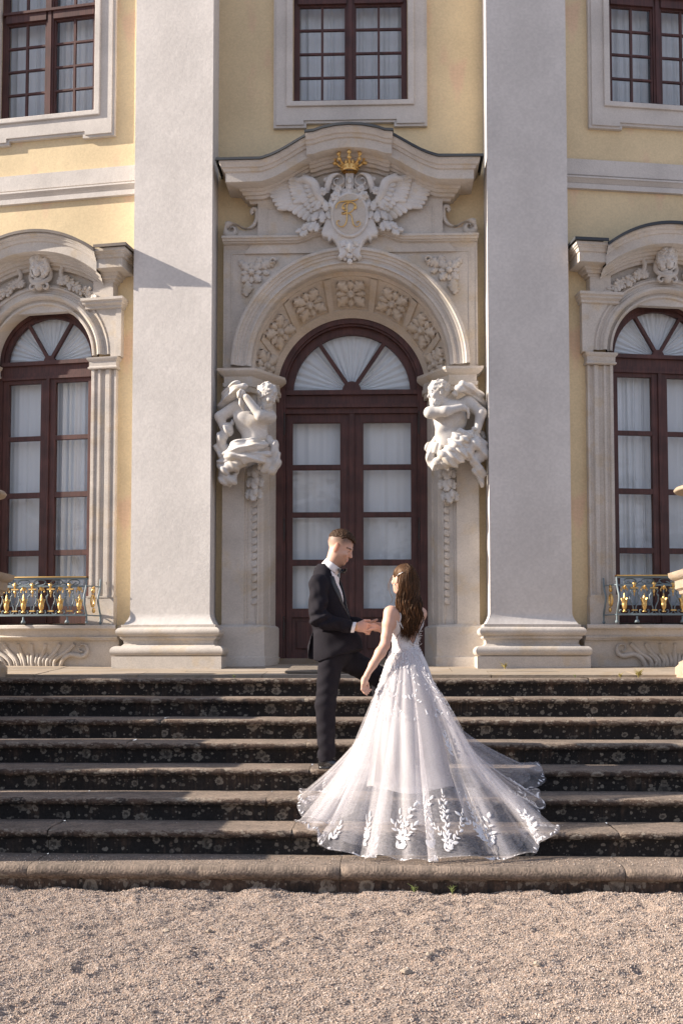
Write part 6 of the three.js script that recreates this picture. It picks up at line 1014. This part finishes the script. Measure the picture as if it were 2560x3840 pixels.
  for (let k = 0; k < 150; k++) {
    const lx = rr(-0.095, 0.095), y = rr(1.05, 1.30), p = onTorso(lx, y, true); if (region(p[0], p[1], p[2]) > -0.004) continue;
    lv.push(mv(leaf(0.026, 0.012, { thick: 0.001, bulge: 0.1, n: 5 }), { x: p[0], y: p[1], z: p[2], ry: YAW + Math.atan2(lx, 0.11) * 0.9, rz: rr(0, 6.28) }));
  }
  for (const s of [-1, 1]) lv.push(tube(Array.from({ length: 12 }, (_, k) => { const y = lerp(1.135, 1.305, k / 11), p = onTorso(s * ((y - 1.128) / 1.55), y, true); return [p[0], p[1] + 0.003 * Math.sin(k * 2.4), p[2] - 0.003]; }), 0.006, 40, 5));
  meshOf('lace_leaves', lv, M.lace, bride);
  for (const s of [-1, 1]) meshOf('strap', tube([onTorso(s * 0.118, 1.30, true), onTorso(s * 0.112, 1.36, true), rot(s * 0.102, 1.437, 0.01), rot(s * 0.095, 1.41, -0.055), rot(s * 0.085, 1.33, -0.115)], 0.0035, 24, 5), M.lace, bride);

  // ---- skirt: from the waist to a hem spread over four steps
  const hemPts = [[-0.02, -9.50], [-0.18, -9.27], [-0.27, -9.07], [-0.19, -8.94], [-0.08, -8.86], [-0.16, -8.68], [-0.14, -8.54], [-0.02, -8.47], [0.14, -8.44], [0.29, -8.35], [0.52, -8.25], [0.73, -8.22], [1.02, -8.26], [1.29, -8.38], [1.45, -8.48], [1.57, -8.60], [1.48, -8.78], [1.44, -8.88], [1.58, -9.05], [1.45, -9.22], [1.42, -9.34], [1.56, -9.52], [1.28, -9.64], [1.0, -9.64], [0.75, -9.60], [0.5, -9.58], [0.2, -9.57]];
  const hemC = new THREE.CatmullRomCurve3(hemPts.map(([x, z]) => V(x - BR[0], 0, z - BR[2])), true, 'centripetal');
  const hp = new THREE.Vector3();
  const ground = (x, z) => { const wz = z + BR[2]; let h = stepsHeight(wz); for (let i = 3; i <= 7; i++) h = Math.max(h, STEP_Y(i) - 1.15 * Math.max(0, wz - STEP_Z(i) - 0.015)); return Math.max(h, 0) - BR[1]; };
  const pleat = (s, t) => { const q = s * 6.2832; return 0.75 * Math.sin(14 * q + 1.3 + 0.9 * t + 1.4 * Math.sin(2 * q)) + 0.5 * Math.sin(23 * q + 0.5 + 2.2 * Math.sin(3 * q)) + 0.14 * Math.sin(41 * q + 2 * Math.sin(5 * q)); };
  function skirt(s, t, shrink = 1, lift = 0, fold = 1, stretch = 1) {
    hemC.getPoint(((s % 1) + 1) % 1, hp);
    const ang = Math.atan2(hp.z, hp.x - 0.06), wx = 0.118 * Math.cos(ang), wz = 0.098 * Math.sin(ang);
    const yHem = ground(hp.x, hp.z), up = clamp((yHem + 0.34) / 0.5), rho = Math.pow(t, 1.08 + 1.5 * up) * shrink;
    const hipOut = 0.06 * Math.sin(Math.PI * clamp(t / 0.6)) * (t < 0.6 ? 1 : 0);
    const L = Math.hypot(hp.x - wx, hp.z - wz), a = fold * 0.078 * Math.pow(t, 1.1) * (1 - 0.35 * t) * (0.55 + 0.45 * Math.min(1, L / 0.9));
    const dx = (hp.x - wx) / L, dz = (hp.z - wz) / L, f = pleat(s, t) * a, q_ = s * 6.2832, tw = fold * t * (0.080 * Math.sin(14 * q_ + 2.6 + 0.9 * t + 1.4 * Math.sin(2 * q_)) + 0.034 * Math.sin(23 * q_ + 1.9 + 2.2 * Math.sin(3 * q_)));
    const x = wx + (hp.x - wx) * rho + dx * (f + hipOut) - dz * tw, z = wz + (hp.z - wz) * rho + dz * (f + hipOut) + dx * tw;
    const yh = ground(hp.x * shrink, hp.z * shrink), yl = lerp(1.115, Math.min(yh, ground(hp.x, hp.z)) + 0.008, Math.pow(t, 0.94) * stretch);
    const g = ground(x, z) + 0.010 + Math.max(0, f) * 0.9 * sstep(0.5, 1, t) + 0.012 * vnoise(s * 60, t * 14, 2);
    return [x, Math.max(yl, g) + lift, z];
  }
  const NS = 420, NT = 72;
  const surf = (fn, nt = NT) => { const uv = []; const g = grid(NS, nt, (a, b) => { uv.push(a * 6, b * 1.5); return fn(a, b); }); g.setAttribute('uv', new THREE.BufferAttribute(new Float32Array(uv), 2)); return g; };
  const netMap = (base, amp) => texture(512, (x, y) => { const st = fbm(x * 26, y * 1.6, 7, 3, 0), nt = vnoise(x * 256, y * 256, 3, 256), f = clamp(base + amp * (st - 0.5) + 0.14 * (nt - 0.5)); return [255, 252, 252, 255 * f]; });
  const tulle = (base, amp) => new THREE.MeshStandardMaterial({ color: lin(0.72, 0.70, 0.715), roughness: 0.9, map: netMap(base, amp), transparent: true, side: THREE.DoubleSide });
  const add = (name, g, m) => { const o = place(new THREE.Mesh(g, m), name, bride); o.castShadow = o.receiveShadow = true; return o; };
  add('lining_skirt', surf((s, t) => { const q = s * 6.2832, r = lerp(0.112, 0.34, Math.pow(t, 0.85)) + 0.03 * Math.sin(Math.PI * clamp(t * 2.4)) * (t < 0.416 ? 1 : 0) + 0.012 * t * Math.sin(9 * q + 2 * Math.sin(2 * q)); return [0.03 * t + r * 0.95 * Math.cos(q), lerp(1.115, 0.055 + 0.02 * Math.sin(3 * q), t), 0.03 * t + r * 0.8 * Math.sin(q)]; }, 40), M.lining);
  add('tulle_inner_layer', surf((s, t) => skirt(s + 0.011, t * 0.86, 0.80, -0.004, 1.2, 0.98)), tulle(0.16, 0.34));
  add('tulle_under_layer', surf((s, t) => { const q = skirt(s + 0.004, t * 0.97, 0.95, -0.004, 0.8); return q; }), tulle(0.15, 0.34));
  add('tulle_skirt', surf((s, t) => skirt(s, t)), tulle(0.21, 0.42));
  // lace: sprays of leaves that lie on the tulle
  const onSkirt = (s0, t0) => {
    const e = 0.002, P = skirt(s0, t0, 1, 0.004), S = skirt(s0 + e, t0), T = skirt(s0, t0 - e), ls = Math.hypot(S[0] - P[0], S[1] - P[1], S[2] - P[2]) / e, lt = Math.hypot(T[0] - P[0], T[1] - P[1], T[2] - P[2]) / e;
    return (a, b, up = 0.006) => { const t = clamp(t0 - b / Math.max(lt, 0.6), 0.02, 1), s = s0 + a / Math.max(ls, 0.5), q = skirt(s, t, 1, 0), c = skirt(s, t, 0.97, 0); const n = [q[0], 0.0, q[2]], l = Math.hypot(n[0], n[2]) || 1; return [q[0] + n[0] / l * up, q[1] + up, q[2] + n[2] / l * up]; };
  };
  const leafOn = (at, a0, b0, ang, len, wid, lift = 0.005) => grid(3, 5, (u, v) => { const w = wid / 2 * Math.sin(Math.PI * clamp(0.04 + 0.92 * v)) * (u - 0.5) * 2, c = Math.cos(ang), d = Math.sin(ang); return at(a0 + c * v * len - d * w, b0 + d * v * len + c * w, lift + 0.002 * (1 - Math.abs(u - 0.5) * 2)); });
  function spray(s0, t0, h, lean, size) {
    const at = onSkirt(s0, t0), o = [], br = h > 0.24 ? 4 : 2;
    for (let j = 0; j < br; j++) {
      const hh = h * rr(0.55, 1), dir = Math.PI / 2 - lean * 0.5 + (j - (br - 1) / 2) * 0.5 + rr(-0.15, 0.15), bend = rr(-1.2, 1.2); let a = (j - (br - 1) / 2) * 0.02, b = rr(0, 0.04), q = dir, left = hh, side = 1;
      while (left > 0) { const st = size * rr(0.42, 0.6), l = size * rr(0.7, 1.15) * (0.65 + 0.35 * left / hh); o.push(leafOn(at, a, b, q + side * rr(0.5, 0.95), l, l * rr(0.36, 0.48))); if (rnd() < 0.35) o.push(leafOn(at, a, b, q - side * rr(0.5, 0.95), l * 0.8, l * 0.34)); a += Math.cos(q) * st; b += Math.sin(q) * st; q += bend * st * 1.5; left -= st; side = -side; }
      o.push(leafOn(at, a, b, q, size * 0.8, size * 0.34));
    }
    add('lace_spray', skewUV(join(o)), M.lace);
  }
  const sOf = (ang) => { let best = 0, bd = 9; for (let i = 0; i < 400; i++) { hemC.getPoint(i / 400, hp); const d = Math.abs(Math.atan2(hp.x - 0.06, hp.z) - ang); if (d < bd) { bd = d; best = i / 400; } } return best; };   // 0 faces the camera, positive to the right
  for (const [ang, t, h, lean, size] of [[0.24, 0.94, 0.36, 0.3, 0.048], [0.12, 0.93, 0.34, -0.4, 0.048], [0.36, 0.92, 0.26, 0.2, 0.046], [0.02, 0.96, 0.20, 0.2, 0.05], [-0.10, 0.95, 0.26, 0.15, 0.05], [-0.30, 0.965, 0.17, 0.5, 0.05], [-0.40, 0.97, 0.17, -0.4, 0.05], [-0.52, 0.965, 0.14, 0.5, 0.05], [0.52, 0.95, 0.20, 0.3, 0.05], [0.46, 0.97, 0.16, -0.5, 0.05], [0.82, 0.97, 0.16, 0.4, 0.05], [1.0, 0.97, 0.15, -0.4, 0.05], [1.15, 0.96, 0.14, 0.4, 0.05], [1.3, 0.95, 0.12, -0.3, 0.05], [-0.85, 0.97, 0.13, 0.4, 0.045], [-1.1, 0.97, 0.12, -0.4, 0.045], [0.7, 0.98, 0.12, 0.6, 0.045]]) spray(sOf(ang), t, h, lean, size);
  // dense lace over the hips, thinning downwards
  const hipLace = [];
  for (let k = 0; k < 620; k++) { const t = Math.pow(rnd(), 1.5) * 0.33 + 0.01, s0 = rnd(); hipLace.push(leafOn(onSkirt(s0, t), 0, 0, rr(0, 6.28), rr(0.02, 0.032), 0.011, 0.0015)); }
  add('hip_lace', skewUV(join(hipLace)), M.lace);
  for (const [ang, t, h] of [[-0.9, 0.36, 0.22], [-0.6, 0.34, 0.18], [0.7, 0.42, 0.24], [1.1, 0.40, 0.22], [0.4, 0.55, 0.12], [1.2, 0.6, 0.18]]) spray(sOf(ang), t, h, rr(-0.4, 0.4), 0.042);
  // scalloped edge
  const edge = []; for (let k = 0; k < 300; k++) edge.push(leafOn(onSkirt(k / 300, 0.994), 0, 0, rr(0.1, 3.0), rr(0.02, 0.042), 0.014, 0.002));
  add('hem_lace', skewUV(join(edge)), M.lace);

  // ---- hair: scalp cap and long waving locks
  const hairCol = new THREE.MeshPhysicalMaterial({ color: 0xffffff, vertexColors: true, roughness: 0.5, specularIntensity: 0.6, specularColor: lin(1, 0.72, 0.5), side: THREE.DoubleSide });
  const capF = placed((x, y, z) => smax(ellip([0, 0.040, -0.022], [0.083, 0.092, 0.105])(x, y, z) - 0.003 * Math.sin(90 * x + 40 * y + 9 * vnoise(x * 20, y * 20, z * 20)), -Math.min(0.62 * (y - 0.01) - 0.78 * (z - 0.035) + 0.01, ellip([0.085, -0.012, -0.004], [0.04, 0.036, 0.026])(x, y, z)), 0.006), headAt);
  const strands = [];
  const HM = new THREE.Matrix4().makeRotationFromEuler(new THREE.Euler(headAt.rx, headAt.ry, 0, 'YXZ')), hv = new THREE.Vector3();
  const hx = (x, y, z) => { hv.set(x, y, z).multiplyScalar(headAt.s).applyMatrix4(HM); return [hv.x + headAt.p[0], hv.y + headAt.p[1], hv.z + headAt.p[2]]; };
  const tint = (g, r, gg, b) => { const n = g.attributes.position.count, c = new Float32Array(n * 3); for (let i = 0; i < n; i++) { c[3 * i] = r; c[3 * i + 1] = gg; c[3 * i + 2] = b; } g.setAttribute('color', new THREE.BufferAttribute(c, 3)); return g; };
  for (let k = 0; k < 640; k++) {
    const u = rr(-1, 1), az = u > 0 ? u * 1.18 : u * 1.75, el = rr(0.15, 1.45);                       // root on the back and sides of the scalp; az 0 is the nape side
    const r0 = [0.083 * Math.sin(az) * Math.cos(el), 0.040 + 0.094 * Math.sin(el), -0.022 - 0.106 * Math.cos(az) * Math.cos(el)];
    const A = hx(...r0), side = -u, len = rr(0.80, 1.05), bx = 0.026 + side * 0.088 + rr(-0.012, 0.012), dep = rr(0, 1);
    const mid = hx(0.116 * Math.sin(az), -0.02 + 0.02 * dep, -0.022 - 0.112 * Math.cos(az * 0.9) - 0.008 * dep);
    const yEnd = 1.235 - 0.05 * (1 - side * side) + (1 - len) * 0.35 + rr(-0.02, 0.04), wav = rr(0, 6.28), amp = rr(0.006, 0.016);
    const pts = [A, mid]; const z0 = 0.098 + 0.022 * dep + 0.018 * (1 - side * side);
    for (let q = 1; q <= 7; q++) { const t = q / 7, y = lerp(mid[1], yEnd, t), x = lerp(mid[0], lerp(bx, 0.02 + (bx - 0.02) * 0.75, sstep(0.6, 1, t)) + 0.02 * t * Math.sin(wav), sstep(0, 0.55, t)), z = lerp(mid[2], z0 - 0.012 * t, sstep(0, 0.55, t)); pts.push([x + amp * (0.3 + t) * Math.sin(y * 42 + wav), y, z + amp * 0.7 * (0.3 + t) * Math.cos(y * 38 + wav * 1.7)]); }
    const w = rr(0.0018, 0.0046), f = Math.pow(rnd(), 2.3), g = tube(pts, (t) => w * (0.75 + 0.5 * Math.sin(Math.PI * t)) * (1 - 0.75 * sstep(0.75, 1, t)), 22, 5);
    strands.push(tint(g, lerp(0.020, 0.13, f), lerp(0.009, 0.057, f), lerp(0.005, 0.025, f)));
  }
  // fine loose hairs
  for (const p of [[[-0.105, 1.66, 0.02], [-0.125, 1.60, 0.03], [-0.118, 1.54, 0.05], [-0.10, 1.49, 0.06], [-0.12, 1.455, 0.07]], [[0.07, 1.50, 0.10], [0.11, 1.42, 0.11], [0.135, 1.36, 0.1], [0.145, 1.30, 0.1], [0.175, 1.27, 0.1]], [[0.06, 1.45, 0.11], [0.095, 1.38, 0.12], [0.105, 1.33, 0.12], [0.125, 1.28, 0.11]], [[-0.1, 1.68, 0.0], [-0.13, 1.62, 0.01], [-0.14, 1.56, 0.02]], [[-0.06, 1.22, 0.13], [-0.08, 1.17, 0.14], [-0.065, 1.13, 0.14]]]) strands.push(tint(tube(p, (t) => 0.0026 * (1 - 0.6 * t), 18, 4), 0.10, 0.05, 0.026));
  const cap = tint(sdfMesh(capF, [-0.16, 1.52, -0.15], [0.12, 1.80, 0.15], 0.0055), 0.055, 0.027, 0.013);
  meshOf('hair', [cap, ...strands], hairCol, bride);
  const pinA = hx(0.090, 0.030, -0.03), pinB = hx(0.078, 0.065, -0.082);
  meshOf('hair_pin', tube([pinA, pinA.map((v, i) => lerp(v, pinB[i], 0.5) + (i === 2 ? 0.008 : 0)), pinB], 0.0035, 10, 6), mat(lin(0.8, 0.78, 0.75), 0.25, { metalness: 1 }), bride);
  meshOf('earring', ball(...hx(0.086, -0.044, -0.008), 0.006), M.lace, bride);
  meshOf('ring', new THREE.TorusGeometry(0.0105, 0.002, 6, 16).rotateX(Math.PI / 2).translate(-0.326, 0.812, 0.218), mat(lin(0.85, 0.83, 0.8), 0.2, { metalness: 1 }), bride);
}
renderer.render(scene, camera);
